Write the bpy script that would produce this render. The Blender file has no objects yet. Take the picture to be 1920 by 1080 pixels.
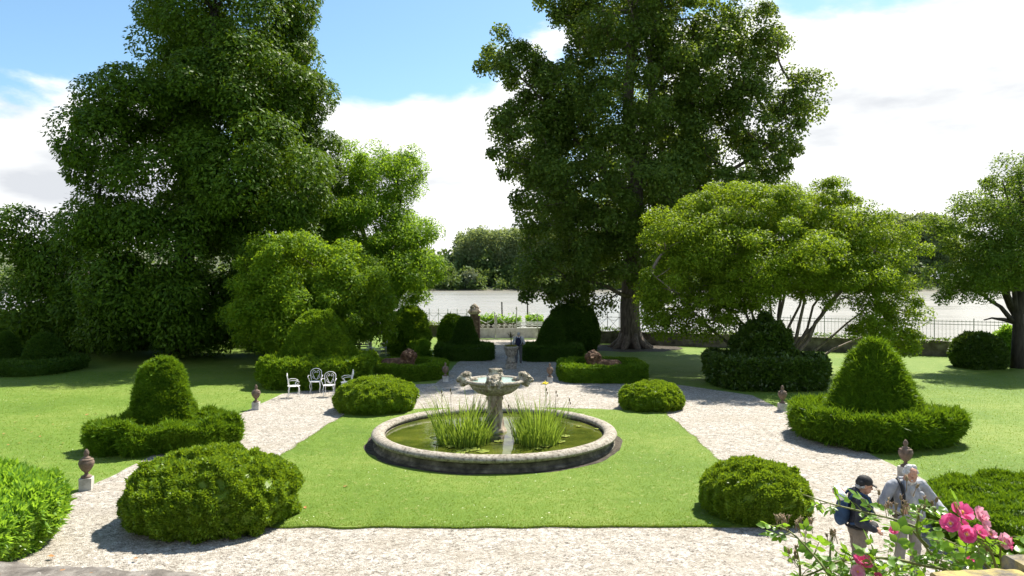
import bpy, bmesh, math, random
import numpy as np
from mathutils import Vector, Matrix
S = bpy.context.scene
COL = S.collection
PI = math.pi
F, HZ, CH = 1340.0, 525.0, 4.5           # focal length in photo pixels, horizon row, eye height

def at(px, py, d):                        # a point of the photo at distance d
    return np.array([(px-960)/F*d, d, CH-(py-HZ)/F*d])
def gd(px, py, z=0.0):                    # a point of the photo lying at height z
    d = (CH-z)*F/(py-HZ)
    return np.array([(px-960)/F*d, d, z])

# ------------------------------------------------------------------ objects
def tag(o, label=None, cat=None, group=None, kind=None):
    if label: o['label'] = label
    if cat: o['category'] = cat
    if group: o['group'] = group
    if kind: o['kind'] = kind
    return o
def empty(name, loc=(0, 0, 0), rz=0.0, label=None, cat=None, group=None):
    o = bpy.data.objects.new(name, None); COL.objects.link(o)
    o.location = [float(v) for v in loc]; o.rotation_euler = (0, 0, rz); o.empty_display_size = .2
    return tag(o, label, cat, group)
def mesh_np(name, V, Fq, mats, parent=None, mi=None, smooth=False, loc=None):
    """V (n,3); Fq: (m,k) array or list of such arrays with different k"""
    V = np.asarray(V, dtype=np.float32).reshape(-1, 3)
    if not isinstance(Fq, list): Fq = [Fq]
    Fq = [np.asarray(f, dtype=np.int32) for f in Fq if len(f)]
    me = bpy.data.meshes.new(name)
    nl = sum(f.size for f in Fq); nf = sum(len(f) for f in Fq)
    me.vertices.add(len(V)); me.vertices.foreach_set('co', V.ravel())
    me.loops.add(nl); me.loops.foreach_set('vertex_index', np.concatenate([f.ravel() for f in Fq]))
    tot = np.concatenate([np.full(len(f), f.shape[1], np.int32) for f in Fq])
    st = np.concatenate([[0], np.cumsum(tot)[:-1]]).astype(np.int32)
    me.polygons.add(nf); me.polygons.foreach_set('loop_start', st)
    try: me.polygons.foreach_set('loop_total', tot)
    except Exception: pass
    if not isinstance(mats, (list, tuple)): mats = [mats]
    for m in mats: me.materials.append(m)
    if mi is not None: me.polygons.foreach_set('material_index', np.asarray(mi, np.int32))
    me.polygons.foreach_set('use_smooth', np.full(nf, bool(smooth)))
    me.update(calc_edges=True); me.validate()
    o = bpy.data.objects.new(name, me); COL.objects.link(o)
    if parent is not None: o.parent = parent
    if loc is not None: o.location = [float(v) for v in loc]
    return o
def copy_tree(o, parent=None, skip=()):
    c = o.copy(); COL.objects.link(c)
    if parent is not None: c.parent = parent
    for ch in list(o.children): copy_tree(ch, c)
    return c

class MB:                                 # collects shapes for one mesh
    def __init__(s): s.V = []; s.F = {}; s.n = 0; s.M = {}
    def add(s, V, Fc, mi=0):
        V = np.asarray(V, float).reshape(-1, 3)
        for f in Fc:
            f = [int(i)+s.n for i in f]
            s.F.setdefault(len(f), []).append(f); s.M.setdefault(len(f), []).append(mi)
        s.V.append(V); s.n += len(V); return s
    def box(s, c, size, rz=0.0, mi=0, top=1.0):
        x, y, z = np.array(size)/2.0
        V = np.array([[-x,-y,-z],[x,-y,-z],[x,y,-z],[-x,y,-z],[-x*top,-y*top,z],[x*top,-y*top,z],[x*top,y*top,z],[-x*top,y*top,z]])
        cs, sn = math.cos(rz), math.sin(rz)
        R = np.array([[cs,-sn,0],[sn,cs,0],[0,0,1]])
        return s.add(V@R.T+np.array(c), [(0,3,2,1),(4,5,6,7),(0,1,5,4),(1,2,6,5),(2,3,7,6),(3,0,4,7)], mi)
    def tube(s, P, r, n=6, mi=0, cap=True):
        P = np.asarray(P, float); m = len(P)
        r = np.full(m, r) if np.isscalar(r) else np.asarray(r, float)
        T = np.gradient(P, axis=0); T /= np.linalg.norm(T, axis=1)[:, None]+1e-9
        up = np.array([0, 0, 1.]) if abs(T[0, 2]) < .9 else np.array([1., 0, 0])
        V = []
        A = np.cross(T[0], up); A /= np.linalg.norm(A)+1e-9
        for i in range(m):
            A = A-T[i]*A.dot(T[i]); A /= np.linalg.norm(A)+1e-9
            B = np.cross(T[i], A)
            a = np.arange(n)*2*PI/n
            V.append(P[i]+r[i]*(np.cos(a)[:, None]*A+np.sin(a)[:, None]*B))
        Fc = []
        for i in range(m-1):
            for k in range(n):
                k2 = (k+1) % n
                Fc.append((i*n+k, i*n+k2, (i+1)*n+k2, (i+1)*n+k))
        if cap: Fc += [tuple(range(n))[::-1], tuple((m-1)*n+k for k in range(n))]
        return s.add(np.concatenate(V), Fc, mi)
    def lathe(s, prof, c=(0, 0, 0), n=32, mi=0, wob=None):
        prof = np.asarray(prof, float); shut = np.allclose(prof[0], prof[-1], atol=1e-3); m = len(prof); a = np.arange(n)*2*PI/n
        V = np.zeros((m, n, 3))
        V[:, :, 0] = prof[:, 0:1]*np.cos(a); V[:, :, 1] = prof[:, 0:1]*np.sin(a); V[:, :, 2] = prof[:, 1:2]
        if wob is not None: V = wob(V)
        Fc = [(i*n+k, i*n+(k+1) % n, (i+1)*n+(k+1) % n, (i+1)*n+k) for i in range(m-1) for k in range(n)]
        if prof[0, 0] > .03 and not shut and abs(prof[0, 1]-prof[1, 1]) > 1e-5: Fc.append(tuple(range(n))[::-1])
        if prof[-1, 0] > 1e-6 and not shut: Fc.append(tuple((m-1)*n+k for k in range(n)))
        return s.add(V.reshape(-1, 3)+np.array(c), Fc, mi)
    def ball(s, c, r, n=12, mi=0, R=None):
        r = np.array([r]*3 if np.isscalar(r) else r, float); m = n//2+1
        t = np.linspace(-PI/2, PI/2, m)
        prof = np.stack([np.cos(t), np.sin(t)], 1); prof[0, 0] = prof[-1, 0] = 1e-4
        a = np.arange(n)*2*PI/n
        V = np.stack([prof[:, 0:1]*np.cos(a), prof[:, 0:1]*np.sin(a), np.repeat(prof[:, 1:2], n, 1)], 2).reshape(-1, 3)*r
        if R is not None: V = V@np.asarray(R).T
        Fc = [(i*n+k, i*n+(k+1) % n, (i+1)*n+(k+1) % n, (i+1)*n+k) for i in range(m-1) for k in range(n)]
        Fc += [tuple(range(n))[::-1], tuple((m-1)*n+k for k in range(n))]
        return s.add(V+np.array(c), Fc, mi)
    def cap(s, a, b, ra, rb, n=12, mi=0):                 # tapered capsule
        a = np.asarray(a, float); b = np.asarray(b, float); t = (b-a)/(np.linalg.norm(b-a)+1e-9)
        P = []; R = []
        for k in (0.05, .3, .6, .85): th = (1-k)*PI/2; P.append(a-t*ra*math.sin(th)); R.append(ra*math.cos(th))
        P.append(a); R.append(ra); P.append(b); R.append(rb)
        for k in (.85, .6, .3, .05): th = (1-k)*PI/2; P.append(b+t*rb*math.sin(th)); R.append(rb*math.cos(th))
        return s.tube(P, R, n, mi)
    def build(s, name, mats, parent=None, smooth=False, loc=None):
        V = np.concatenate(s.V); ks = sorted(s.F)
        return mesh_np(name, V, [np.array(s.F[k]) for k in ks], mats, parent, np.concatenate([np.array(s.M[k]) for k in ks]), smooth, loc)

class SN:                                 # smooth pseudo-noise, about -1..1
    def __init__(s, seed, scale, n=14):
        r = np.random.default_rng(seed)
        d = r.normal(size=(n, 3)); d /= np.linalg.norm(d, axis=1)[:, None]
        s.k = d*(2*PI/scale)*r.uniform(.55, 1.7, (n, 1)); s.p = r.uniform(0, 2*PI, n); s.n = n
    def __call__(s, P):
        return np.sin(P@s.k.T+s.p).sum(-1)*(1.6/math.sqrt(s.n*2)/1.0)*.8

def unit(v): return v/(np.linalg.norm(v, axis=-1, keepdims=True)+1e-9)

# ------------------------------------------------------------------ leaves
def leaf_quads(P, T, N, L, W):
    """diamond leaves: base P, direction T, face normal N"""
    n = len(P); S_ = unit(np.cross(N, T)); L = np.broadcast_to(L, n)[:, None]; W = np.broadcast_to(W, n)[:, None]
    V = np.empty((n, 4, 3), np.float32)
    V[:, 0] = P; V[:, 1] = P+T*L*.48+S_*W*.5; V[:, 2] = P+T*L; V[:, 3] = P+T*L*.48-S_*W*.5
    return V.reshape(-1, 3), np.arange(n*4, dtype=np.int32).reshape(n, 4)

def sample_tris(V, Q, n, rng):            # Q quads
    T = np.concatenate([Q[:, [0, 1, 2]], Q[:, [0, 2, 3]]])
    a, b, c = V[T[:, 0]], V[T[:, 1]], V[T[:, 2]]
    cr = np.cross(b-a, c-a); ar = np.linalg.norm(cr, axis=1); p = ar/ar.sum()
    i = rng.choice(len(T), n, p=p)
    u = rng.random((n, 2)); f = u.sum(1) > 1; u[f] = 1-u[f]
    return a[i]+(b-a)[i]*u[:, :1]+(c-a)[i]*u[:, 1:], unit(cr[i])

def clipped(name, V, Q, mat, n, L, W, seed, out=.6, up=.25, shag=0.0, parent=None, clump=.0, csize=.25, loc=None):
    """a clipped shrub: closed core surface V,Q (quads, outward) covered in small leaves"""
    rng = np.random.default_rng(seed)
    P, N = sample_tris(V, Q, n, rng)
    if clump > 0:
        nz = SN(seed+5, csize)(P)
        keep = nz+rng.normal(0, .5, len(P)) > -clump*0.9
        P, N = P[keep], N[keep]; nz = nz[keep]
        P = P+N*(nz*.05*clump)[:, None]
    T = unit(N*out+unit(rng.normal(size=P.shape))*.75+np.array([0, 0, up]))
    Nn = unit(N*.8+rng.normal(size=P.shape)*.62)
    Ls = L*rng.uniform(.65, 1.35, len(P))*(1+shag*(rng.random(len(P))**6)*2.0)
    P = P-N*L*.35+rng.normal(size=P.shape)*L*.15
    LV, LF = leaf_quads(P, T, Nn, Ls, W*rng.uniform(.75, 1.25, len(P)))
    C = V-vnorm(V, Q)*(L*.9)
    return mesh_np(name, np.concatenate([C, LV]), np.concatenate([Q, LF+len(C)]), mat, parent, None, False, loc)

def vnorm(V, Q):
    n = np.zeros_like(V); fn = np.cross(V[Q[:, 1]]-V[Q[:, 0]], V[Q[:, 3]]-V[Q[:, 0]])
    for k in range(4): np.add.at(n, Q[:, k], fn)
    return unit(n)

def revolve(prof, c, n=56, outline=None, noise=0.0, nscale=.6, seed=1, steps=5):
    """surface of revolution with an outline factor by angle and lumpy noise; quads outward"""
    prof = np.asarray(prof, float)
    pr = [prof[0]]
    for i in range(len(prof)-1):
        for k in range(1, steps+1): pr.append(prof[i]+(prof[i+1]-prof[i])*k/steps)
    pr = np.array(pr); m = len(pr)
    a = np.arange(n)*2*PI/n
    o = np.ones(n) if outline is None else np.array([outline(t) for t in a])
    V = np.zeros((m, n, 3))
    V[:, :, 0] = pr[:, :1]*np.cos(a)*o; V[:, :, 1] = pr[:, :1]*np.sin(a)*o; V[:, :, 2] = pr[:, 1:2]
    V = V.reshape(-1, 3)+np.array([c[0], c[1], c[2] if len(c) > 2 else 0.0])
    k = np.arange(n); k2 = (k+1) % n
    Q = np.concatenate([np.stack([i*n+k, i*n+k2, (i+1)*n+k2, (i+1)*n+k], 1) for i in range(m-1)])
    if noise:
        N = vnorm(V, Q); V = V+N*(SN(seed, nscale)(V)*noise)[:, None]
        V[:, 2] = np.maximum(V[:, 2], 0.0)
    return V, Q
def superell(p):
    return lambda t: 1.0/((abs(math.cos(t))**p+abs(math.sin(t))**p)**(1.0/p))

# ------------------------------------------------------------------ materials
def nm(name):
    m = bpy.data.materials.new(name); m.use_nodes = True
    nt = m.node_tree; nt.nodes.clear()
    out = nt.nodes.new('ShaderNodeOutputMaterial')
    return m, nt, out
def nd(nt, t, **kw):
    n = nt.nodes.new(t)
    for k, v in kw.items():
        if k in n.inputs: n.inputs[k].default_value = v
        else: setattr(n, k, v)
    return n
def c4(c): return (c[0], c[1], c[2], 1.0)
def ramp(nt, fac, stops):
    r = nt.nodes.new('ShaderNodeValToRGB'); e = r.color_ramp.elements
    while len(e) < len(stops): e.new(.5)
    for el, (p, c) in zip(e, stops): el.position = p; el.color = c4(c)
    nt.links.new(fac, r.inputs[0]); return r.outputs[0]
def noise(nt, scale, detail=4, rough=.55, vec=None, dist=0.0):
    n = nd(nt, 'ShaderNodeTexNoise', Scale=scale, Detail=detail, Roughness=rough, Distortion=dist)
    if vec is None:
        tc = nt.nodes.new('ShaderNodeNewGeometry'); vec = tc.outputs['Position']
    nt.links.new(vec, n.inputs['Vector']); return n.outputs['Fac']
def mixc(nt, f, a, b, mode='MIX'):
    m = nt.nodes.new('ShaderNodeMix'); m.data_type = 'RGBA'; m.blend_type = mode
    for v, k in ((f, 0), (a, 6), (b, 7)):
        if isinstance(v, (int, float)): m.inputs[k].default_value = v
        elif isinstance(v, (tuple, list)): m.inputs[k].default_value = c4(v)
        else: nt.links.new(v, m.inputs[k])
    return m.outputs[2]
def math_(nt, op, a, b=None, clamp=False):
    m = nt.nodes.new('ShaderNodeMath'); m.operation = op; m.use_clamp = clamp
    for i, v in enumerate((a, b)):
        if v is None: continue
        if isinstance(v, (int, float)): m.inputs[i].default_value = v
        else: nt.links.new(v, m.inputs[i])
    return m.outputs[0]
def leafmat(name, c1, c2, trans=.35, tcol=None, rough=.5, spec=.12, nsc=.5):
    """foliage: each leaf its own tint, patches of tint over the plant, some light through the blade"""
    m, nt, out = nm(name)
    g = nt.nodes.new('ShaderNodeNewGeometry')
    f = math_(nt, 'ADD', math_(nt, 'MULTIPLY', g.outputs['Random Per Island'], .5), math_(nt, 'MULTIPLY', noise(nt, nsc, 3), .5))
    col = ramp(nt, f, [(.2, c1), (.75, c2)])
    b = nd(nt, 'ShaderNodeBsdfPrincipled', Roughness=rough); b.inputs['Specular IOR Level'].default_value = spec
    nt.links.new(col, b.inputs['Base Color'])
    t = nt.nodes.new('ShaderNodeBsdfTranslucent')
    tc = tcol or (min(1, c2[0]*2.3), min(1, c2[1]*1.9), c2[2]*.6)
    nt.links.new(mixc(nt, .5, col, tc), t.inputs[0])
    mx = nd(nt, 'ShaderNodeMixShader', Fac=min(.6, trans+.08))
    nt.links.new(b.outputs[0], mx.inputs[1]); nt.links.new(t.outputs[0], mx.inputs[2])
    nt.links.new(mx.outputs[0], out.inputs[0]); return m
def solid(name, stops, scale=4.0, rough=.8, bump=.0, bscale=30.0, detail=6, metal=0.0, spec=.3, coord=None):
    """stone, bark, iron, cloth: colour from layered noise and a fine bump"""
    m, nt, out = nm(name)
    b = nd(nt, 'ShaderNodeBsdfPrincipled', Roughness=rough, Metallic=metal); b.inputs['Specular IOR Level'].default_value = spec
    tc = nt.nodes.new('ShaderNodeTexCoord'); vec = tc.outputs['Object']
    if coord:
        mp = nt.nodes.new('ShaderNodeMapping'); mp.inputs['Scale'].default_value = coord; nt.links.new(vec, mp.inputs[0]); vec = mp.outputs[0]
    f = noise(nt, scale, detail, .6, vec)
    nt.links.new(ramp(nt, f, stops), b.inputs['Base Color'])
    if bump:
        bp = nd(nt, 'ShaderNodeBump', Strength=bump, Distance=.02)
        nt.links.new(noise(nt, bscale, 5, .6, vec), bp.inputs['Height']); nt.links.new(bp.outputs[0], b.inputs['Normal'])
    nt.links.new(b.outputs[0], out.inputs[0]); return m
# ------------------------------------------------------------------ light, camera
SUN_EL, SUN_AZ = math.radians(55), math.radians(40)      # azimuth clockwise from +Y (ahead), so the sun stands ahead and to the right
cam = bpy.data.cameras.new('camera'); camo = bpy.data.objects.new('camera', cam); COL.objects.link(camo)
camo.location = (0, 0, CH); camo.rotation_euler = (PI/2, 0, 0)
cam.sensor_width = 36; cam.lens = F/1920*36; cam.shift_y = (HZ-540)/1920; cam.clip_start = .05; cam.clip_end = 6000
S.camera = camo
sl = bpy.data.lights.new('sun', 'SUN'); sl.energy = 5.0; sl.angle = math.radians(.55); sl.color = (1.0, .94, .82)
so = bpy.data.objects.new('sun', sl); COL.objects.link(so)
sd = Vector((math.sin(SUN_AZ)*math.cos(SUN_EL), math.cos(SUN_AZ)*math.cos(SUN_EL), math.sin(SUN_EL)))
so.rotation_euler = sd.to_track_quat('Z', 'Y').to_euler(); so.location = (30, 40, 60)
S.view_settings.view_transform = 'Standard'; S.view_settings.look = 'None'; S.view_settings.gamma = 1
S.view_settings.exposure = 1.2
S.cycles.max_bounces = 8; S.cycles.diffuse_bounces = 3; S.cycles.glossy_bounces = 3; S.cycles.transmission_bounces = 4; S.cycles.transparent_max_bounces = 4
S.cycles.use_adaptive_sampling = True; S.cycles.adaptive_threshold = .02
S.cycles.sample_clamp_indirect = 6
S.cycles.use_denoising = True

W = bpy.data.worlds.new('World'); S.world = W; W.use_nodes = True
nt = W.node_tree; nt.nodes.clear()
out = nt.nodes.new('ShaderNodeOutputWorld'); bg = nd(nt, 'ShaderNodeBackground', Strength=.085)
sky = nt.nodes.new('ShaderNodeTexSky'); sky.sky_type = 'NISHITA'; sky.sun_disc = False
sky.sun_elevation = SUN_EL; sky.sun_rotation = SUN_AZ; sky.air_density = 1.0; sky.dust_density = .6; sky.ozone_density = 1.6
tc = nt.nodes.new('ShaderNodeTexCoord'); gen = tc.outputs['Generated']
mp = nt.nodes.new('ShaderNodeMapping'); mp.inputs['Scale'].default_value = (1.0, 1.0, 2.2); mp.inputs['Location'].default_value = (3.1, .7, .4)
nt.links.new(gen, mp.inputs[0])
base = noise(nt, 3.2, 9, .56, mp.outputs[0], .25)
fac = math_(nt, 'MULTIPLY', math_(nt, 'SUBTRACT', base, .5), 5.5)
fac = math_(nt, 'ADD', fac, 1.12)
def patch(px, py, rad, amt):                             # a clear patch of sky in one direction
    global fac
    v = Vector(((px-960)/F, 1, (HZ-py)/F)).normalized()
    dp = nt.nodes.new('ShaderNodeVectorMath'); dp.operation = 'DOT_PRODUCT'; dp.inputs[1].default_value = v
    nt.links.new(gen, dp.inputs[0])
    mr = nt.nodes.new('ShaderNodeMapRange'); mr.interpolation_type = 'SMOOTHSTEP'
    mr.inputs[1].default_value = math.cos(math.atan(rad/F)); mr.inputs[2].default_value = math.cos(math.atan(rad*.25/F))
    mr.inputs[3].default_value = 0; mr.inputs[4].default_value = amt
    nt.links.new(dp.outputs['Value'], mr.inputs[0]); fac = math_(nt, 'SUBTRACT', fac, mr.outputs[0])
for p in ((60, 0, 260, 1.5), (760, -40, 290, 1.5), (690, 130, 110, .4), (1560, -30, 110, .8), (1720, 30, 80, .5), (860, 150, 90, .4), (560, -200, 330, 1.2), (1150, -450, 450, 1.2), (1800, 260, 620, -.9), (60, 330, 330, -.6), (800, 330, 260, -.7), (960, -3200, 3600, 1.6)):  # last entry clears the unseen overhead sky to lower the fill
    patch(*p)
sx_ = nt.nodes.new('ShaderNodeSeparateXYZ'); nt.links.new(gen, sx_.inputs[0])
mr0 = nt.nodes.new('ShaderNodeMapRange'); nt.links.new(sx_.outputs[1], mr0.inputs[0]); mr0.inputs[1].default_value = .25; mr0.inputs[2].default_value = -.35; mr0.inputs[3].default_value = 0; mr0.inputs[4].default_value = .75
fac = math_(nt, 'SUBTRACT', fac, mr0.outputs[0])      # unseen sky behind the camera, cleared of cloud to lower the fill light
mask = math_(nt, 'MULTIPLY', fac, 1.0, True)
mr = nt.nodes.new('ShaderNodeMapRange'); mr.interpolation_type = 'SMOOTHSTEP'; nt.links.new(mask, mr.inputs[0])
mr.inputs[1].default_value = .12; mr.inputs[2].default_value = .85
mp2 = nt.nodes.new('ShaderNodeMapping'); mp2.inputs['Scale'].default_value = (1.0, 1.0, 3.4); nt.links.new(gen, mp2.inputs[0])
shade = noise(nt, 4.2, 6, .55, mp2.outputs[0])
cl = ramp(nt, shade, [(.30, (4.0, 4.15, 4.4)), (.42, (5.3, 5.4, 5.45)), (.52, (6.8, 6.8, 6.7))])
skc = mixc(nt, 1.0, sky.outputs[0], (.86, 1.02, 1.02), 'MULTIPLY')
nt.links.new(mixc(nt, mr.outputs[0], skc, cl), bg.inputs[0]); nt.links.new(bg.outputs[0], out.inputs[0])

# ------------------------------------------------------------------ ground
def wall_y(x): return 54.4-.47*x
def grassmat(name, stripes=False):
    m, nt, out = nm(name)
    b = nd(nt, 'ShaderNodeBsdfPrincipled', Roughness=.75); b.inputs['Specular IOR Level'].default_value = .15
    big = noise(nt, .22, 3, .5); mid = noise(nt, 2.6, 5, .65); fine = noise(nt, 60, 4, .7)
    f = math_(nt, 'ADD', math_(nt, 'MULTIPLY', big, .6), math_(nt, 'ADD', math_(nt, 'MULTIPLY', mid, .4), math_(nt, 'MULTIPLY', fine, .3)))
    col = ramp(nt, f, [(.42, (.062, .118, .013)), (.62, (.105, .175, .022)), (.85, (.185, .235, .05))])
    dz = noise(nt, 9.0, 2, .5)
    dry = ramp(nt, dz, [(.60, (0, 0, 0)), (.76, (.65, .65, .65))])
    col = mixc(nt, dry, col, (.26, .26, .10))
    vo = nd(nt, 'ShaderNodeTexVoronoi', Scale=5.0); g = nt.nodes.new('ShaderNodeNewGeometry'); nt.links.new(g.outputs['Position'], vo.inputs['Vector'])
    daisy = math_(nt, 'MULTIPLY', math_(nt, 'LESS_THAN', vo.outputs['Distance'], .075), math_(nt, 'GREATER_THAN', noise(nt, .5, 3, .6), .53))
    col = mixc(nt, daisy, col, (.62, .66, .5))
    nt.links.new(col, b.inputs['Base Color'])
    bp = nd(nt, 'ShaderNodeBump', Strength=.55, Distance=.04); nt.links.new(noise(nt, 38, 4, .75), bp.inputs['Height']); nt.links.new(bp.outputs[0], b.inputs['Normal'])
    nt.links.new(b.outputs[0], out.inputs[0]); return m
M = {}
M['lawn'] = grassmat('lawn_grass')
xs = np.linspace(-85, 85, 18)
rows = [lambda x: -40.0+0*x, lambda x: 10+0*x if True else 0, lambda x: wall_y(x)-1.0, lambda x: wall_y(x)+8, lambda x: wall_y(x)+11, lambda x: wall_y(x)+16]
zs = [0, 0, 0, 0, -1.2, -2.5]
V = []
for r, z in zip(rows, zs):
    for x in xs:
        y = r(x)
        V.append((x, max(y, -40.0+rows.index(r)*.5), z))
n = len(xs); Q = [(i*n+k, i*n+k+1, (i+1)*n+k+1, (i+1)*n+k) for i in range(len(rows)-1) for k in range(n-1)]
tag(mesh_np('ground', V, np.array(Q), M['lawn']), 'sunlit garden lawn with mown grass running down to the river wall', kind='structure')

def gravelmat(name):
    m, nt, out = nm(name)
    b = nd(nt, 'ShaderNodeBsdfPrincipled', Roughness=.85); b.inputs['Specular IOR Level'].default_value = .2
    g = nt.nodes.new('ShaderNodeNewGeometry'); vec = g.outputs['Position']
    vo = nd(nt, 'ShaderNodeTexVoronoi', Scale=40.0); nt.links.new(vec, vo.inputs['Vector'])
    v2 = nd(nt, 'ShaderNodeTexVoronoi', Scale=13.0); nt.links.new(vec, v2.inputs['Vector'])
    sp = nt.nodes.new('ShaderNodeSeparateColor'); nt.links.new(vo.outputs['Color'], sp.inputs[0])
    s2 = nt.nodes.new('ShaderNodeSeparateColor'); nt.links.new(v2.outputs['Color'], s2.inputs[0])
    f = math_(nt, 'ADD', math_(nt, 'MULTIPLY', sp.outputs[0], .62), math_(nt, 'MULTIPLY', s2.outputs[0], .38))
    col = ramp(nt, f, [(.04, (.06, .052, .043)), (.22, (.20, .178, .15)), (.5, (.325, .297, .26)), (.8, (.42, .39, .35)), (.97, (.64, .62, .58))])
    big = noise(nt, .8, 6, .68)
    col = mixc(nt, ramp(nt, big, [(.45, (0, 0, 0)), (.7, (.55, .55, .55))]), col, (.25, .215, .165))
    nt.links.new(col, b.inputs['Base Color'])
    bp = nd(nt, 'ShaderNodeBump', Strength=.75, Distance=.022); bp.invert = True
    nt.links.new(vo.outputs['Distance'], bp.inputs['Height']); nt.links.new(bp.outputs[0], b.inputs['Normal'])
    nt.links.new(b.outputs[0], out.inputs[0]); return m
M['gravel'] = gravelmat('pale_gravel')
def poly_sheet(name, pts, z, mat, sub=.35, wob=.04, seed=3, thick=0.0):
    """a flat sheet whose edge wanders a little"""
    pts = np.array(pts, float); E = []
    for i in range(len(pts)):
        a, b = pts[i], pts[(i+1) % len(pts)]; k = max(1, int(np.linalg.norm(b-a)/sub))
        for j in range(k): E.append(a+(b-a)*j/k)
    E = np.array(E); E3 = np.c_[E, np.zeros(len(E))]
    E = E+np.c_[SN(seed, 1.3)(E3), SN(seed+1, 1.1)(E3)]*wob
    bm = bmesh.new(); vs = [bm.verts.new((p[0], p[1], z)) for p in E]
    f = bm.faces.new(vs); bm.normal_update()
    if f.normal.z < 0: f.normal_flip()
    if thick:
        low = [bm.verts.new((p[0], p[1], z-thick)) for p in E]
        for i in range(len(vs)):
            j = (i+1) % len(vs)
            bm.faces.new((vs[i], low[i], low[j], vs[j]))
    bmesh.ops.triangulate(bm, faces=[f])
    me = bpy.data.meshes.new(name); bm.to_mesh(me); bm.free(); me.materials.append(mat)
    o = bpy.data.objects.new(name, me); COL.objects.link(o); return o, E
gp = [(-16, 3.0), (16, 3.0), (16, 11.5), (9.2, 13.6), (9.4, 27.8), (7.2, 30.6), (3.0, 31.2), (2.3, 40), (2.0, 54.2), (-2.5, 54.2), (-2.9, 40), (-3.3, 31.0), (-7.0, 30.3), (-9.1, 28.2), (-9.2, 14.2), (-8.6, 11.2), (-16, 9.5)]
gv, _ = poly_sheet('gravel_path', gp, .008, M['gravel'])
tag(gv, 'pale gravel walk around the central lawn and down to the gate', kind='structure')
lp = [(-6.25, 12.95), (5.1, 12.95), (5.15, 24.4), (1.5, 24.9), (-2.6, 24.9), (-5.5, 24.0)]
cl_, LE = poly_sheet('central_lawn', lp, .045, M['lawn'], .1, .05, 9, .045)
tag(cl_, 'square of mown grass around the round pond', kind='structure')
# blades over the middle lawn and fringing its edge
M['blade'] = leafmat('grass_blades', (.075, .14, .013), (.14, .22, .028), .38, rough=.6, spec=.1, nsc=.5)
rng = np.random.default_rng(11)
n = 110000
P = np.c_[rng.uniform(-6.2, 5.1, n), 12.95+(24.4-12.95)*rng.random(n)**1.5, np.full(n, .04)]
keep = ((P[:, 0]+.48)**2+(P[:, 1]-19.8)**2 > 3.55**2) & (P[:, 0] > -6.25+(P[:, 1]-12.95)*.065)
P = P[keep]
k = rng.integers(0, len(LE), 16000); e = np.c_[LE[k], np.full(16000, .03)]
e[:, :2] += rng.normal(0, .03, (16000, 2)); P = np.concatenate([P, e])
T = unit(rng.normal(size=P.shape)*.45+np.array([0, 0, 1.0])); N = unit(np.cross(T, rng.normal(size=P.shape)))
LV, LF = leaf_quads(P, T, N, rng.uniform(.012, .034, len(P)), rng.uniform(.007, .012, len(P)))
tag(mesh_np('grass', LV, LF, M['blade']), 'short mown blades of the central lawn', 'grass', kind='stuff')
n = 130000
side = rng.random(n) < .5
yy = 11+rng.random(n)**1.4*24
xx = np.where(side, -9.25-rng.random(n)*14, 9.4+rng.random(n)*14)
P = np.c_[xx, yy, np.zeros(n)]; P = P[(P[:, 1] > 14.2) | (np.abs(P[:, 0]) > 10)]
T = unit(rng.normal(size=P.shape)*.5+np.array([0, 0, 1.0])); N = unit(np.cross(T, rng.normal(size=P.shape)))
LV, LF = leaf_quads(P, T, N, rng.uniform(.018, .045, len(P)), rng.uniform(.011, .018, len(P)))
tag(mesh_np('grass', LV, LF, M['blade']), 'longer blades of grass on the side lawns', 'grass', kind='stuff')

# ------------------------------------------------------------------ river
def watermat(name, base, rough, bscale, bstr, coord=(1, 1, 1), spec=.5, dist=.05, streak=False):
    m, nt, out = nm(name)
    b = nd(nt, 'ShaderNodeBsdfPrincipled', Roughness=rough, IOR=1.33); b.inputs['Base Color'].default_value = c4(base)
    b.inputs['Specular IOR Level'].default_value = spec
    g = nt.nodes.new('ShaderNodeNewGeometry'); mp = nt.nodes.new('ShaderNodeMapping'); mp.inputs['Scale'].default_value = coord
    nt.links.new(g.outputs['Position'], mp.inputs[0])
    bp = nd(nt, 'ShaderNodeBump', Strength=bstr, Distance=dist); nt.links.new(noise(nt, bscale, 5, .6, mp.outputs[0], .3), bp.inputs['Height'])
    if streak:
        m2 = nt.nodes.new('ShaderNodeMapping'); m2.inputs['Scale'].default_value = (.03, .10, 1); nt.links.new(g.outputs['Position'], m2.inputs[0])
        nt.links.new(ramp(nt, noise(nt, 1.0, 5, .6, m2.outputs[0], .4), [(.32, (.2, .2, .2)), (.68, (.36, .36, .36))]), b.inputs['Roughness'])
    nt.links.new(bp.outputs[0], b.inputs['Normal']); nt.links.new(b.outputs[0], out.inputs[0]); return m
M['river'] = watermat('river_water', (.235, .225, .195), .24, .5, 1.0, (.16, 1.1, 1), spec=.5, dist=.22, streak=True)
mesh_r = mesh_np('river', [(-1500, 20, -.4), (1500, 20, -.4), (1500, 420, -.4), (-1500, 420, -.4)], np.array([[0, 1, 2, 3]]), M['river'])
tag(mesh_r, 'wide muddy river shining beyond the garden wall', kind='structure')
def shore(x):
    return float(np.interp(x, [-1500, -400, -175, -140, -60, 0, 40, 180, 400, 1500], [330, 270, 236, 250, 318, 327, 327, 300, 300, 330]))
M['bank'] = solid('far_bank_earth', [(.35, (.05, .07, .025)), (.6, (.09, .1, .05))], .05, .9)
M['mud'] = solid('far_mud', [(.35, (.06, .055, .04)), (.65, (.11, .10, .075))], .2, .8)
xs = np.linspace(-1500, 1500, 121); offs = [0, 6, 12, 60, 250, 600, 1600, 3500]
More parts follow.
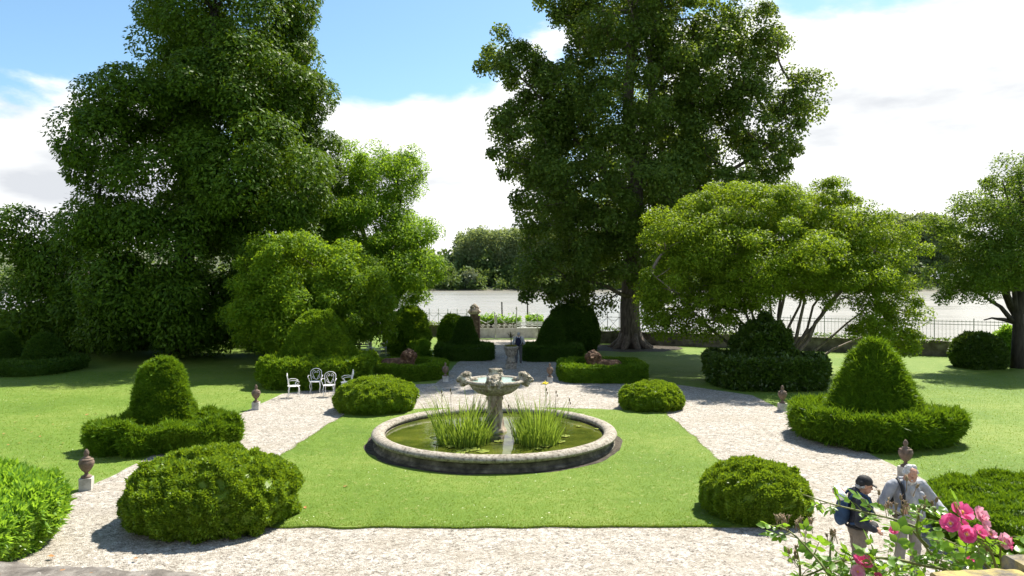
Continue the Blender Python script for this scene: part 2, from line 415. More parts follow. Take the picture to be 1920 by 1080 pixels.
def hz(x, o):
    h = {0: -.8, 6: .1, 12: 1.2, 60: 4}.get(o)
    if h is not None: return h
    L_ = math.exp(-((x+330)/260)**2)
    return 5+{250: 20, 600: 34, 1600: 34, 3500: 30}[o]*L_
V = [(x, shore(x)+o, hz(x, o)) for o in offs for x in xs]
n = len(xs); Q = np.array([(i*n+k, i*n+k+1, (i+1)*n+k+1, (i+1)*n+k) for i in range(len(offs)-1) for k in range(n-1)])
tag(mesh_np('hills', V, Q, [M['bank'], M['mud']], None, [1 if q[0] < n else 0 for q in Q], True), 'low far bank of the river with a hill to the left', kind='structure')
# ------------------------------------------------------------------ trees
def lobe(px, py, d, rx, rz, dep=1.0):
    k = d/F; return (at(px, py, d), np.array([rx*k, rx*k*dep, rz*k]))
def crown_points(lobes, n, cr, rng, deep=.35, zmin=.4, gap=.6):
    w = np.array([r[0]*r[1]+r[0]*r[2]+r[1]*r[2] for _, r in lobes]); w /= w.sum()
    C = []; O = []; tries = 0
    while len(C) < n and tries < n*60:
        tries += 1
        i = rng.choice(len(lobes), p=w); c, r = lobes[i]
        d = unit(rng.normal(size=3)); f = 1-deep*rng.random()**1.6
        p = c+d*r*f*rng.uniform(.9, 1.06)
        if p[2] < zmin: continue
        ins = False
        for j, (c2, r2) in enumerate(lobes):
            if j != i and (((p-c2)/r2)**2).sum() < .45: ins = True; break
        if ins and rng.random() < .7: continue
        if C and (np.linalg.norm(np.array(C)-p, axis=1).min() < gap*cr): continue
        C.append(p); O.append(d)
    return np.array(C), np.array(O)
def crown_leaves(C, O, cr, per, L, W, rng, droop=.25, flat=.6, spread=1.0, shell=.3):
    n = len(C); idx = np.repeat(np.arange(n), per)
    sc = rng.uniform(.55, 1.4, n)[idx][:, None]
    d = unit(rng.normal(size=(len(idx), 3))+np.array([0, 0, .35])+O[idx]*.35)
    rr = cr*np.where(rng.random(len(idx)) < shell, rng.uniform(.82, 1.08, len(idx)), np.sqrt(rng.random(len(idx))))[:, None]*sc
    P = C[idx]+d*rr*np.array([spread, spread, flat])
    N = unit(d*.95+np.array([0, 0, .45])+rng.normal(size=P.shape)*.55)
    T = unit(d*np.array([1, 1, .3])*.6+rng.normal(size=P.shape)*.7+np.array([0, 0, -droop])); T = unit(T-N*(T*N).sum(1)[:, None]*.8)
    return leaf_quads(P, T, N, L*rng.uniform(.6, 1.3, len(P)), W*rng.uniform(.7, 1.25, len(P)))
def skeleton(stems, radii, C, rng, rmin=.012, bend=.12, n=6, every=1):
    """stems: polylines; every clump hangs on the nearest node nearer to the stems; thickness from what each branch carries"""
    nodes = []; par = []; mb = MB(); isstem = []; sr = []
    for st, (ra, rb) in zip(stems, radii):
        st = np.asarray(st, float); m = len(st); rs = ra+(rb-ra)*(np.linspace(0, 1, m)**.8)
        mb.tube(st, rs, max(n, 8)); i0 = len(nodes)
        for k in range(m):
            nodes.append(st[k]); par.append(-1); isstem.append(True); sr.append(rs[k])
    ns = len(nodes); A = np.array(nodes)
    D0 = np.array([np.linalg.norm(A-c, axis=1).min() for c in C]); order = np.argsort(D0)
    P = list(A); dist = [0]*ns
    for i in order:
        c = C[i]; PP = np.array(P); v = c-PP; dd = np.linalg.norm(v, axis=1)
        cost = dd+.35*np.array(dist)+np.where(v[:, 2] < -.3, .8*np.abs(v[:, 2]), 0)
        j = int(np.argmin(cost)); P.append(c); par.append(j); dist.append(dist[j]+dd[j]); isstem.append(False)
    cnt = np.ones(len(P))
    for i in range(len(P)-1, ns-1, -1): cnt[par[i]] += cnt[i] if par[i] >= 0 else 0
    for i in range(ns, len(P)):
        a, b = P[par[i]], P[i]; L_ = np.linalg.norm(b-a)
        ra = rmin*cnt[i]**.55*1.5
        if isstem[par[i]]: ra = min(ra, sr[par[i]]*.7)
        m = a+(b-a)*.5+rng.normal(size=3)*L_*bend+np.array([0, 0, L_*.06])
        t = np.linspace(0, 1, 5)[:, None]
        pts = (1-t)**2*a+2*t*(1-t)*m+t*t*b
        mb.tube(pts, np.linspace(ra, max(rmin, ra*.62), 5), 5 if ra < .06 else n, 0, False)
    return mb
def make_tree(name, label, cat, base, stems, radii, lobes, nc, cr, per, L, W, leaf, bark, seed, deep=.35, droop=.25, flat=.6, zmin=.4, group=None, gap=.6, rmin=.012, roots=0, holes=None, spread=1.0, bend=.12, shell=.3):
    rng = np.random.default_rng(seed)
    root = empty(name, base, 0, label, cat, group); off = np.array(base, float)
    C, O = crown_points(lobes, nc, cr, rng, deep, zmin, gap)
    if holes is not None:
        k = np.array([not any((((c-h[0])/h[1])**2).sum() < 1 for h in holes) for c in C]); C, O = C[k], O[k]
    V, Fq = crown_leaves(C, O, cr, per, L, W, rng, droop, flat, spread, shell)
    mesh_np('crown', V-off, Fq, leaf, root)
    mb = skeleton(stems, radii, C, rng, rmin, bend)
    for k in range(roots):
        a = k*2*PI/roots+rng.uniform(-.2, .2); r = radii[0][0]; b = np.array(base, float)
        u = np.array([math.cos(a), math.sin(a), 0])
        mb.tube([b+u*r*.55+[0, 0, 1.1], b+u*r*.95+[0, 0, .45], b+u*r*1.6+[0, 0, .1], b+u*r*2.3+[0, 0, -.08]], [r*.42, r*.4, r*.3, r*.1], 7)
    mb.V = [v-off for v in mb.V]
    mb.build('trunk', bark, root, True)
    return root
def stem(a, b, n=7, wob=.15, seed=0, up=0.0):
    r = np.random.default_rng(seed); a = np.array(a, float); b = np.array(b, float); t = np.linspace(0, 1, n)[:, None]
    m = (a+b)/2+np.array([0, 0, up])
    p = (1-t)**2*a+2*t*(1-t)*m+t*t*b
    p[1:-1] += r.normal(size=(n-2, 3))*wob*np.array([1, 1, .2]); return p

M['bark'] = solid('grey_bark', [(.3, (.05, .04, .032)), (.55, (.13, .105, .085)), (.75, (.24, .21, .18))], 3.0, .9, .8, 9, coord=(3, 3, .6))
M['bark_pale'] = solid('smooth_pale_bark', [(.3, (.10, .08, .06)), (.55, (.2, .165, .13)), (.75, (.33, .29, .24))], 3.0, .8, .4, 9, coord=(3, 3, .7))
M['bark_dark'] = solid('dark_bark', [(.3, (.02, .017, .014)), (.7, (.07, .06, .05))], 4.0, .9, .7, 12, coord=(3, 3, .7))
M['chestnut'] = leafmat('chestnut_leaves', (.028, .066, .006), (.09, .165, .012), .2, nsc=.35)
M['tulip'] = leafmat('tulip_tree_leaves', (.037, .078, .010), (.125, .195, .032), .36, nsc=.25, rough=.5, spec=.2)
M['crape'] = leafmat('young_yellow_green_leaves', (.085, .155, .010), (.17, .26, .02), .4, nsc=.35)
M['maple'] = leafmat('soft_green_leaves', (.075, .155, .010), (.165, .27, .018), .42, nsc=.3)
M['acacia'] = leafmat('bright_feathery_leaves', (.09, .19, .016), (.18, .31, .03), .48, nsc=.3)
M['oak'] = leafmat('olive_leaves', (.05, .105, .012), (.13, .21, .03), .4, nsc=.3)

# the big horse chestnut on the left
b = gd(330, 664)
lob = [lobe(435, 60, 45, 130, 165, .9), lobe(350, -30, 46, 72, 105), lobe(490, -40, 45, 75, 120), lobe(275, 300, 40, 128, 150, .9), lobe(250, 195, 41, 55, 62), lobe(490, 335, 39.5, 100, 100, .9),
       lobe(400, 200, 41, 95, 70), lobe(535, 240, 45, 62, 180), lobe(330, 490, 40.5, 180, 110, .8), lobe(500, 470, 42, 90, 140, .9), lobe(66, 455, 43, 62, 48), lobe(120, 490, 42.5, 60, 55), lobe(95, 560, 43, 62, 42), lobe(165, 540, 43, 75, 70), lobe(575, 340, 46, 42, 110), lobe(480, 170, 42.5, 90, 80), lobe(320, 575, 42, 195, 60, .7),
       lobe(430, 250, 50, 130, 190)]
make_tree('chestnut_tree', 'huge dark horse chestnut tree at the left, taller than the photo', 'tree', b, [stem(b, at(400, 20, 45), 9, .2, 3)], [(.75, .2)], lob, 440, 1.45, 950, .26, .115, M['chestnut'], M['bark_dark'], 21, .3, .6, .8, 1.0, rmin=.02, shell=.72, gap=.62)
# tulip tree right of the middle axis
b = gd(1183, 652)
lob = [lobe(1160, -40, 47, 170, 115), lobe(955, 105, 46, 62, 55), lobe(985, 265, 46, 84, 84), lobe(1170, 170, 47, 165, 140), lobe(1330, 140, 46, 95, 105), lobe(1415, 215, 45, 55, 62), lobe(1500, 190, 44.5, 38, 50),
       lobe(1150, 360, 46, 170, 110), lobe(1350, 320, 46, 110, 85), lobe(1055, 500, 45, 78, 78), lobe(1190, 490, 47, 130, 62), lobe(1020, 390, 45, 60, 50), lobe(1405, 50, 47, 55, 75), lobe(1445, 250, 45, 62, 55), lobe(1150, 300, 51, 190, 190), lobe(1290, 440, 47, 70, 70), lobe(1440, 90, 46, 30, 40), lobe(1340, 250, 45.5, 75, 70), lobe(1280, 60, 46, 90, 80), lobe(1060, 180, 46, 75, 80), lobe(1380, 130, 46.5, 60, 60), lobe(1040, 555, 45, 52, 38), lobe(1110, 560, 46, 45, 35), lobe(1435, 300, 45, 50, 40)]
st = [stem(b, at(1188, -60, 47), 10, .18, 5), stem(at(1186, 500, 47), at(1240, -60, 46.5), 8, .25, 6), stem(at(1200, 420, 47), at(1480, 240, 45), 8, .25, 7, -.8), stem(at(1184, 360, 47), at(960, 130, 46), 8, .25, 8, -.5), stem(at(1180, 470, 47), at(1000, 300, 45.5), 7, .25, 9, -.3), stem(at(1190, 560, 47), at(1060, 520, 45), 6, .2, 10, .4)]
make_tree('tulip_tree', 'tall broad tulip tree with a thick grey trunk by the river wall', 'tree', b, st, [(.72, .22), (.3, .1), (.26, .06), (.2, .06), (.2, .05), (.17, .05)], lob, 1120, .78, 300, .18, .16, M['tulip'], M['bark'], 33, .5, .3, .95, 1.2, roots=9, gap=.72, rmin=.018, spread=1.05)
# vase-shaped crape myrtle over the ivy
bx = np.array([12.3, 33.6, 0.0]); st = []; ra = []
r = np.random.default_rng(4)
ends = [(1250, 560), (1300, 480), (1340, 540), (1370, 440), (1400, 500), (1430, 410), (1470, 470), (1500, 400), (1530, 480), (1560, 420), (1600, 520), (1640, 470), (1660, 540), (1560, 560), (1690, 600), (1320, 430), (1230, 520), (1610, 420)]
for i, e in enumerate(ends):
    a = bx+np.array([r.uniform(-.5, .5)+(e[0]-1470)/600, r.uniform(-.35, .35), 0])
    st.append(stem(a, at(e[0], e[1], 33.6+r.uniform(-2.6, 2.6)), 8, .10, 40+i, .55 if abs(e[0]-1470) < 160 else .1)); ra.append((r.uniform(.075, .13), .03))
lob = [lobe(1300, 430, 33, 85, 55), lobe(1400, 395, 33.5, 110, 55), lobe(1545, 405, 34, 95, 50), lobe(1635, 470, 33, 85, 62), lobe(1300, 520, 32.5, 92, 62), lobe(1440, 480, 31.5, 130, 62), lobe(1590, 545, 32, 90, 62), lobe(1250, 565, 33, 58, 55),
       lobe(1690, 590, 32.5, 42, 65), lobe(1245, 595, 32.6, 40, 45), lobe(1330, 590, 32, 58, 38), lobe(1690, 640, 32, 34, 28), lobe(1395, 545, 31.5, 70, 42), lobe(1560, 530, 31.5, 70, 45), lobe(1555, 360, 34, 32, 30), lobe(1440, 440, 36.5, 190, 75), lobe(1650, 630, 32, 60, 35), lobe(1300, 370, 33.5, 40, 28)]
hol = [(at(1490, 600, 32), np.array([2.3, 5, .8])), (at(1500, 590, 35), np.array([1.8, 5, 1.1]))]
make_tree('crape_myrtle', 'wide yellow green tree with many fanned stems rising behind the ivy mound', 'tree', bx, st, ra, lob, 760, .52, 380, .115, .07, M['crape'], M['bark_pale'], 45, .6, .3, .8, 1.4, holes=hol, gap=.66, spread=1.1)
# tree at the right edge
b = gd(1908, 690)
lob = [lobe(1905, 350, 36.5, 62, 55), lobe(1830, 430, 36, 72, 55), lobe(1930, 450, 37, 100, 95), lobe(1800, 510, 35.5, 52, 40), lobe(1870, 500, 35, 80, 50), lobe(1990, 380, 37, 90, 90), lobe(2060, 500, 37, 90, 80), lobe(1780, 545, 35.5, 30, 22)]
st = [stem(b, at(1912, 330, 36.5), 8, .1, 61)]+[stem(b+[0, 0, z], at(x, y, d), 7, .12, 62+i, u) for i, (z, x, y, d, u) in enumerate([(2.3, 1880, 340, 36, -.3), (2.5, 1840, 440, 36, -.2), (2.2, 1815, 540, 35.6, .6), (2.8, 1870, 480, 35.3, 0), (2.5, 1960, 400, 36.5, 0), (2.6, 2030, 480, 37, .2), (2.1, 1845, 600, 36, .5), (3.2, 1935, 360, 37, 0)])]
make_tree('olive_green_tree', 'olive green tree with steep forking stems at the right edge of the lawn', 'tree', b, st, [(.34, .07)]+[(.15, .03)]*8, lob, 250, .68, 380, .15, .075, M['oak'], M['bark_dark'], 66, .55, .15, .85, 2.0, gap=.9)
# soft green tree behind the left bell, and the feathery one behind it
b = np.array([-10.3, 36.5, 0])
lob = [lobe(555, 500, 35.5, 92, 55), lobe(640, 535, 36, 88, 62), lobe(515, 570, 35, 72, 70), lobe(600, 590, 35.5, 125, 58), lobe(685, 585, 36.5, 55, 50), lobe(480, 610, 36, 42, 45), lobe(590, 560, 39, 120, 80)]
make_tree('round_green_tree', 'low round green tree just behind the leafy left bell bush', 'tree', b, [stem(b, at(590, 500, 36.5), 7, .1, 71), stem(b+[0, 0, .9], at(520, 560, 36), 6, .1, 72), stem(b+[0, 0, 1.0], at(660, 560, 36.5), 6, .1, 73)], [(.2, .05), (.12, .04), (.12, .04)], lob, 330, .7, 420, .15, .085, M['maple'], M['bark'], 74, .45, .2, .85, .7)
b = np.array([-8.2, 47.5, 0])
lob = [lobe(722, 335, 47, 68, 52), lobe(690, 430, 46, 78, 70), lobe(758, 440, 46, 46, 50), lobe(775, 510, 45, 48, 50), lobe(700, 530, 46, 85, 58), lobe(648, 330, 48, 40, 55), lobe(650, 470, 47, 60, 80), lobe(770, 315, 47, 22, 26)]
make_tree('feathery_tree', 'bright light green feathery tree with dark limbs beside the chestnut', 'tree', b, [stem(b, at(655, 330, 48), 8, .2, 81), stem(b+[0, 0, 2.5], at(745, 340, 47), 7, .2, 82), stem(b+[0, 0, 2], at(790, 500, 45.5), 7, .2, 83, .8), stem(b+[0, 0, 3], at(700, 420, 46), 6, .2, 84)], [(.3, .1), (.2, .06), (.16, .05), (.14, .05)], lob, 270, .8, 400, .21, .075, M['acacia'], M['bark_dark'], 85, .6, .3, .85, 2.4, gap=.7)
# dark bushes under the chestnut at the far left
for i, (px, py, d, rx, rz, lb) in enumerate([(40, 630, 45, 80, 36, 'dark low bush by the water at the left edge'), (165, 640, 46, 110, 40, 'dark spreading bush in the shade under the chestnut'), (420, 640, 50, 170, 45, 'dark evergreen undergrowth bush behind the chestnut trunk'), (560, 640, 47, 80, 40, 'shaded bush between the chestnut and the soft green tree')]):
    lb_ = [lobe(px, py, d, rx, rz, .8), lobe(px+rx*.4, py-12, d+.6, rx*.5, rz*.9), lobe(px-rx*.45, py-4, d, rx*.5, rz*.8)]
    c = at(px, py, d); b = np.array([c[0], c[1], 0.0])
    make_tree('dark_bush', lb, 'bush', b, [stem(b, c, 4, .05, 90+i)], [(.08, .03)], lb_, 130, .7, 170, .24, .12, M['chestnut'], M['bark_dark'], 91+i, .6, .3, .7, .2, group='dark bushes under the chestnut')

# ------------------------------------------------------------------ far bank
M['far_wood'] = leafmat('far_woodland_leaves', (.05, .095, .03), (.11, .17, .05), .3, nsc=.04)
M['far_poplar'] = leafmat('far_poplar_leaves', (.10, .15, .065), (.17, .23, .11), .38, nsc=.06)
M['far_willow'] = leafmat('grey_willow_leaves', (.10, .14, .09), (.17, .21, .14), .25, nsc=.1)
rng = np.random.default_rng(77)
Pc = []; Rc = []
def blobs(x0, x1, n, o0, o1, h0, h1, r0, r1):
    for _ in range(n):
        x = rng.uniform(x0, x1); o = rng.uniform(o0, o1); Pc.append((x, shore(x)+o, rng.uniform(h0, h1))); Rc.append(rng.uniform(r0, r1))
blobs(-75, 170, 240, 4, 12, 1.0, 4.5, 1.8, 3.4)
blobs(-70, 170, 360, 12, 30, 2.5, 9, 2.2, 4.5)
blobs(-70, 170, 260, 22, 60, 6, 15, 3, 6)
blobs(-62, -20, 90, 20, 60, 8, 17, 3, 6)
blobs(170, 420, 160, 12, 50, 3, 12, 3, 6)
blobs(-420, -70, 260, 8, 60, 2, 8, 2.5, 5)
blobs(170, 420, 120, 4, 14, 1, 5, 2, 3.6)
for _ in range(420):
    x = rng.uniform(-620, -60); o = rng.uniform(60, 800); Pc.append((x, shore(x)+o, np.interp(o, [60, 250, 600, 1600], [4, 5+20*math.exp(-((x+330)/260)**2), 5+34*math.exp(-((x+330)/260)**2), 30])+3)); Rc.append(rng.uniform(4, 8))
Pc = np.array(Pc); Rc = np.array(Rc); per = 90; idx = np.repeat(np.arange(len(Pc)), per)
d = unit(rng.normal(size=(len(idx), 3))+[0, 0, .25]); P = Pc[idx]+d*(Rc[idx]*(.6+.4*rng.random(len(idx))))[:, None]*[1, 1, 1.1]
N = unit(d*.6+rng.normal(size=P.shape)*.5+[0, 0, .3]); T = unit(rng.normal(size=P.shape)+[0, 0, -.2])
LV, LF = leaf_quads(P, T, N, Rc[idx]*.42*rng.uniform(.6, 1.3, len(P)), Rc[idx]*.26)
tag(mesh_np('woodland', LV, LF, M['far_wood']), 'dark wood crowding the far bank of the river', 'woodland', kind='stuff')
def poplar_mesh(seed, h, wd):
    r = np.random.default_rng(seed); n = 1000
    t = r.random(n); z = h*(.22+.76*t); rad = wd*np.sin(PI*np.clip(.18+.68*t, 0, 1))**.6
    a = r.uniform(0, 2*PI, n); f = np.sqrt(r.random(n))
    rad = rad*(1+.35*np.sin(a*2+z*.7+seed)); P = np.c_[np.cos(a)*rad*f, np.sin(a)*rad*f, z+r.normal(0, .5, n)]
    N = unit(np.c_[np.cos(a), np.sin(a), np.full(n, .6)]+r.normal(size=(n, 3))*.6); T = unit(r.normal(size=(n, 3)))
    V, Q = leaf_quads(P, T, N, r.uniform(.8, 1.7, n), .8); mb = MB(); mb.tube([(0, 0, -1), (.1, 0, h*.4), (0, 0, h*.9)], [.32, .24, .08], 6)
    return V, Q, mb
protos = []
for k in range(4):
    rt = empty('poplar_tree', (0, 0, 0), 0, None, 'tree'); V, Q, mb = poplar_mesh(300+k, 29, 3.6+.3*k)
    mesh_np('crown', V, Q, M['far_poplar'], rt); mb.build('trunk', M['bark_pale'], rt); protos.append([rt, False])
def put(x, y, s, label, group):
    k = int(rng.integers(0, 4)); rt, used = protos[k]
    o = rt if not used else copy_tree(rt); protos[k][1] = True
    o.location = (x, y, 2.5); o.scale = (s*1.05, s*1.05, s); o.rotation_euler = (0, 0, rng.uniform(0, 6.28)); tag(o, label, 'tree', group)
for row in range(3):
    for px in range(862, 1150, 13):
        dd = 352+row*9; put((px+rng.uniform(-4, 4)-960)/F*dd, dd+rng.uniform(-2, 2), (.92+.03*row)*rng.uniform(.95, 1.05)*(.9 if px < 880 else 1), 'pale poplar in the plantation across the river, between feathery tree and tulip tree', 'poplars in the plantation across the river')
for row in range(3):
    for px in range(1570, 1790, 15):
        dd = 336+row*10; put((px+rng.uniform(-5, 5)-960)/F*dd, dd+rng.uniform(-2, 2), (1.1+.04*row)*rng.uniform(.94, 1.05), 'tall grey green poplar across the river, behind the crape myrtle and right edge tree', 'tall poplars across the river on the right')
def far_tree(px, d, z, r_, mat, name, label):
    x = (px-960)/F*d; rr = np.random.default_rng(int(px)); n = 900
    root = empty(name, (x, d, 1.0), 0, label, 'tree'); dd = unit(rr.normal(size=(n, 3))); P = dd*(r_*(.5+.5*rr.random(n)))[:, None]*[1, 1, .9]+[0, 0, z]+SN(int(px), 3)(dd*3)[:, None]*.5
    V, Q = leaf_quads(P, unit(rr.normal(size=(n, 3))), unit(dd+rr.normal(size=(n, 3))*.5), r_*.28*rr.uniform(.6, 1.3, n), r_*.17)
    mesh_np('crown', V, Q, mat, root); mb = MB(); mb.tube([(0, 0, -.6), (.1, 0, z)], [.3, .12], 6); mb.build('trunk', M['bark_pale'], root)
far_tree(882, 333, 4.6, 4.2, M['far_willow'], 'willow_tree', 'silvery grey willow on the far water edge below the poplars')
far_tree(985, 334, 4.0, 3.6, M['far_willow'], 'willow_tree', 'small greyish willow on the far bank beside the tulip tree')
far_tree(836, 338, 6.5, 5, M['far_poplar'], 'bank_tree', 'lighter green tree on the far bank left of the willow')
far_tree(40, 262, 4.0, 3.6, M['acacia'], 'bank_tree', 'bright yellow green tree on the far bank at the left edge')
# ------------------------------------------------------------------ clipped shrubs
M['box'] = leafmat('box_leaves', (.055, .12, .007), (.175, .28, .02), .30, rough=.4, spec=.25, nsc=1.2)
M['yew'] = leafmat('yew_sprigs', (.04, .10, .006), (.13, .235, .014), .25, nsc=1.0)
M['yew_shaded'] = leafmat('shaded_yew_sprigs', (.024, .06, .006), (.06, .12, .012), .2, nsc=1.0)  # darker copy of yew, with shade painted into its leaf colour
M['hedge'] = leafmat('hedge_leaves', (.055, .12, .007), (.15, .255, .016), .28, nsc=1.0)
M['laurel'] = leafmat('laurel_leaves', (.10, .23, .02), (.22, .39, .05), .4, rough=.35, spec=.4, nsc=1.5)
M['ivy'] = leafmat('ivy_leaves', (.03, .065, .008), (.07, .13, .014), .22, rough=.35, spec=.45, nsc=1.0)

def dome(c, r, h, mat, n, L, W_, seed, label, noise=.07, clump=.7, group='clipped box domes at the corners of the pond lawn', sq=1.0, name='box_dome', cat='box bush', out=None, csize=.25, tuck=.86):
    pr = [(r*tuck, .02), (r*.97, h*.2), (r*1.0, h*.38), (r*.93, h*.62), (r*.74, h*.83), (r*.45, h*.96), (r*.02, h)]
    V, Q = revolve(pr, c, 64, out, noise, .75, seed, 4)
    o = clipped(name, V, Q, mat, n, L, W_, seed, .55, .3, .5, None, clump, csize)
    return tag(o, label, cat, group)
dome((-5.66, 13.5, 0), 1.52, 1.22, M['box'], 130000, .046, .03, 101, 'largest box dome with dark hollows, at the front left corner of the pond lawn', .07, 1.15, csize=.34, out=lambda t: 1+.05*math.cos(t*2+.6))
dome((4.68, 13.8, 0), 1.0, .97, M['box'], 70000, .042, .028, 102, 'dense box dome on the gravel at the front right corner, near the two men', .04, .7)
dome((-4.72, 24.8, 0), 1.42, 1.08, M['box'], 60000, .05, .033, 103, 'box dome beside the white iron chairs, at the back left corner of the pond lawn', .07, .7, csize=.3)
dome((4.88, 25.1, 0), 1.12, .88, M['box'], 44000, .05, .033, 104, 'small box dome at the back right corner of the pond lawn', .06, .8)

def bell(c, prof, mat, n, L, W_, seed, label, noise=.05, group='clipped yew bells', name='yew_bell', shag=.4, clump=.4, outl=None, cat='topiary'):
    V, Q = revolve(prof, c, 56, outl, noise, .7, seed, 4)
    return tag(clipped(name, V, Q, mat, n, L, W_, seed, .75, .2, shag, None, clump, .16), label, cat, group)
def skirt(c, rx, h, mat, n, L, W_, seed, label, outl, noise=.06, z_in=None, group='clipped hedges round the bells', name='clipped_hedge', shag=.5, clump=.5, rot=0, tuck=.93):
    zi = z_in if z_in is not None else h-.25
    pr = [(rx*tuck, .02), (rx*.98, h*.35), (rx, h*.85), (rx*.95, h), (rx*.7, h*1.0), (rx*.55, zi), (.02, zi)]
    V, Q = revolve(pr, c, 72, (lambda t: outl(t-rot)), noise, .8, seed, 3)
    return tag(clipped(name, V, Q, mat, n, L, W_, seed, .7, .25, shag, None, clump, .25), label, 'hedge', group)
# near left
def o1(t): return (1+.10*math.cos(2*t-.3)+.12*max(0, math.cos(t-.45))**3+.06*math.cos(3*t+1.2))
skirt((-9.45, 19.5, 0), 1.58, .68, M['yew'], 60000, .10, .026, 111, 'low spreading yew hedge round the near left bell', o1, .13, .5, clump=.9)
bell((-9.85, 20.1, 0), [(.90, .35), (.86, .7), (.76, 1.1), (.65, 1.55), (.56, 1.9), (.45, 2.12), (.26, 2.26), (.02, 2.31)], M['yew'], 52000, .085, .024, 112, 'tall round topped yew bell on the near left lawn, lit bright green')
# near right
def o2(t): return (1+.05*math.cos(2*t)+.20*max(0, math.cos(t+.30))**14+.04*math.cos(3*t))
hr = skirt((10.05, 20.3, 0), 1.95, .86, M['yew'], 84000, .10, .027, 113, 'deep yew hedge with a jutting right corner round the near right bell', o2, .07, .6, clump=.6, shag=.8, tuck=.84)
bell((10.28, 20.3, 0), [(1.36, .5), (1.28, .8), (1.06, 1.25), (.86, 1.7), (.66, 2.15), (.45, 2.5), (.25, 2.7), (.02, 2.76)], M['yew'], 80000, .095, .025, 114, 'broad pointed yew bell at the right, dark in front with sunlit sides', .04, shag=.7)
# middle left, leafy
skirt((-8.45, 31.3, 0), 2.35, 1.15, M['hedge'], 60000, .10, .06, 115, 'loose leafy hedge behind the white iron chairs', superell(3), .10, .9, clump=.8)
bell((-8.5, 31.4, 0), [(1.72, .9), (1.55, 1.3), (1.25, 1.9), (1.05, 2.4), (.8, 2.8), (.45, 3.05), (.02, 3.12)], M['hedge'], 60000, .09, .055, 116, 'shaggy light green bell bush behind the white iron chairs', .07, clump=.7)
# shaded pair far left
skirt((-24.6, 35.3, 0), 1.85, .58, M['yew_shaded'], 24000, .12, .035, 117, 'dark hedge under the two shaded bells at the far left', lambda t: superell(3)(t)*(1+.65*abs(math.cos(t))), .06, .55, tuck=.96)
bell((-25.6, 36.1, 0), [(.78, .5), (.7, .9), (.5, 1.4), (.28, 1.75), (.02, 1.88)], M['yew_shaded'], 20000, .10, .03, 118, 'small shaded yew bell at the left edge of the photo', .03)
bell((-23.3, 35.7, 0), [(1.0, .5), (.9, .85), (.62, 1.35), (.36, 1.72), (.02, 1.86)], M['yew_shaded'], 22000, .10, .03, 119, 'wider shaded yew bell under the chestnut, right of the smaller one', .03)
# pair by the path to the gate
skirt((-2.72, 41.1, 0), 1.66, .78, M['yew_shaded'], 30000, .10, .03, 121, 'square cut shaded hedge left of the path to the gate', superell(5), .03, .6, tuck=.98)
bell((-2.7, 41.2, 0), [(1.0, .5), (.88, .8), (.66, 1.25), (.50, 1.75), (.38, 2.12), (.22, 2.34), (.02, 2.41)], M['yew_shaded'], 30000, .09, .026, 122, 'shaded yew bell left of the path, in front of the stone gate pillar', .03)
skirt((2.3, 40.8, 0), 1.72, .78, M['yew_shaded'], 30000, .10, .03, 123, 'square cut shaded hedge right of the path to the gate', superell(5), .03, .6, tuck=.98)
bell((2.25, 41.0, 0), [(1.05, .5), (.92, .8), (.7, 1.25), (.53, 1.75), (.40, 2.08), (.24, 2.28), (.02, 2.36)], M['yew_shaded'], 30000, .09, .026, 124, 'shaded yew bell right of the path, behind the far walker', .03)
# rings round the lions
def ring(c, r, h, seed, label, outl, mat):
    pr = [(r*.99, .02), (r*1.0, h*.5), (r*1.0, h*.93), (r*.95, h), (r*.66, h), (r*.62, h*.9), (r*.60, .02)]
    V, Q = revolve(pr, c, 72, outl, .035, .7, seed, 3)
    return tag(clipped('clipped_hedge', V, Q, mat, 46000, .085, .035, seed, .7, .25, .3, None, .3, .2), label, 'hedge', 'low ring hedges round the lions')
ring((-5.0, 33.5, 0), 1.95, .66, 131, 'low rounded box ring round the left lion statue', superell(2.6), M['hedge'])
ring((4.1, 32.9, 0), 1.98, .72, 132, 'low square box ring round the right lion statue', superell(4), M['yew'])
# the ivy mound and its hedge under the crape myrtle
skirt((10.85, 30.9, 0), 2.32, 1.2, M['ivy'], 64000, .11, .08, 133, 'dark glossy ivy hedge round the foot of the fanned tree', superell(3.2), .09, 1.0, clump=.7)
bell((11.0, 31.2, 0), [(1.5, .9), (1.35, 1.3), (1.1, 1.8), (.9, 2.2), (.6, 2.6), (.02, 2.85)], M['ivy'], 34000, .12, .09, 134, 'loose cone of dark ivy under the crape myrtle', .16, clump=1.0, name='ivy_mound', group='ivy under the fanned tree', cat='ivy')
# single bushes
dome((24.0, 36.8, 0), 1.15, 1.78, M['ivy'], 30000, .10, .06, 141, 'square clipped dark bush on the lawn by the right edge tree', .06, .6, 'single clipped bushes', out=superell(3), name='clipped_bush', cat='bush')
dome((3.85, 45.6, 0), 1.72, 3.0, M['yew_shaded'], 50000, .10, .05, 142, 'big dark round dome bush behind the right path bell', .05, .5, 'single clipped bushes', name='clipped_bush', cat='bush')
dome((-3.75, 45.2, 0), .95, 2.3, M['yew'], 24000, .10, .045, 143, 'small bright topped bush behind the left path bell', .06, .5, 'single clipped bushes', name='clipped_bush', cat='bush')
dome((-6.1, 42.8, 0), 1.12, 2.85, M['hedge'], 34000, .12, .07, 144, 'upright rounded shrub beside the feathery tree, left of the gate', .12, .9, 'single clipped bushes', name='clipped_bush', cat='bush')
dome((-5.35, 41.4, 0), .55, .95, M['acacia'], 7000, .16, .05, 145, 'small feathery light shrub at the foot of the upright rounded shrub', .12, 1.0, 'single clipped bushes', name='feathery_shrub', cat='bush')
dome((-7.1, 45.8, 0), .85, 1.75, M['hedge'], 9000, .2, .08, 146, 'open leafy bush behind the wooden bench', .15, 1.2, 'single clipped bushes', name='leafy_bush', cat='bush')
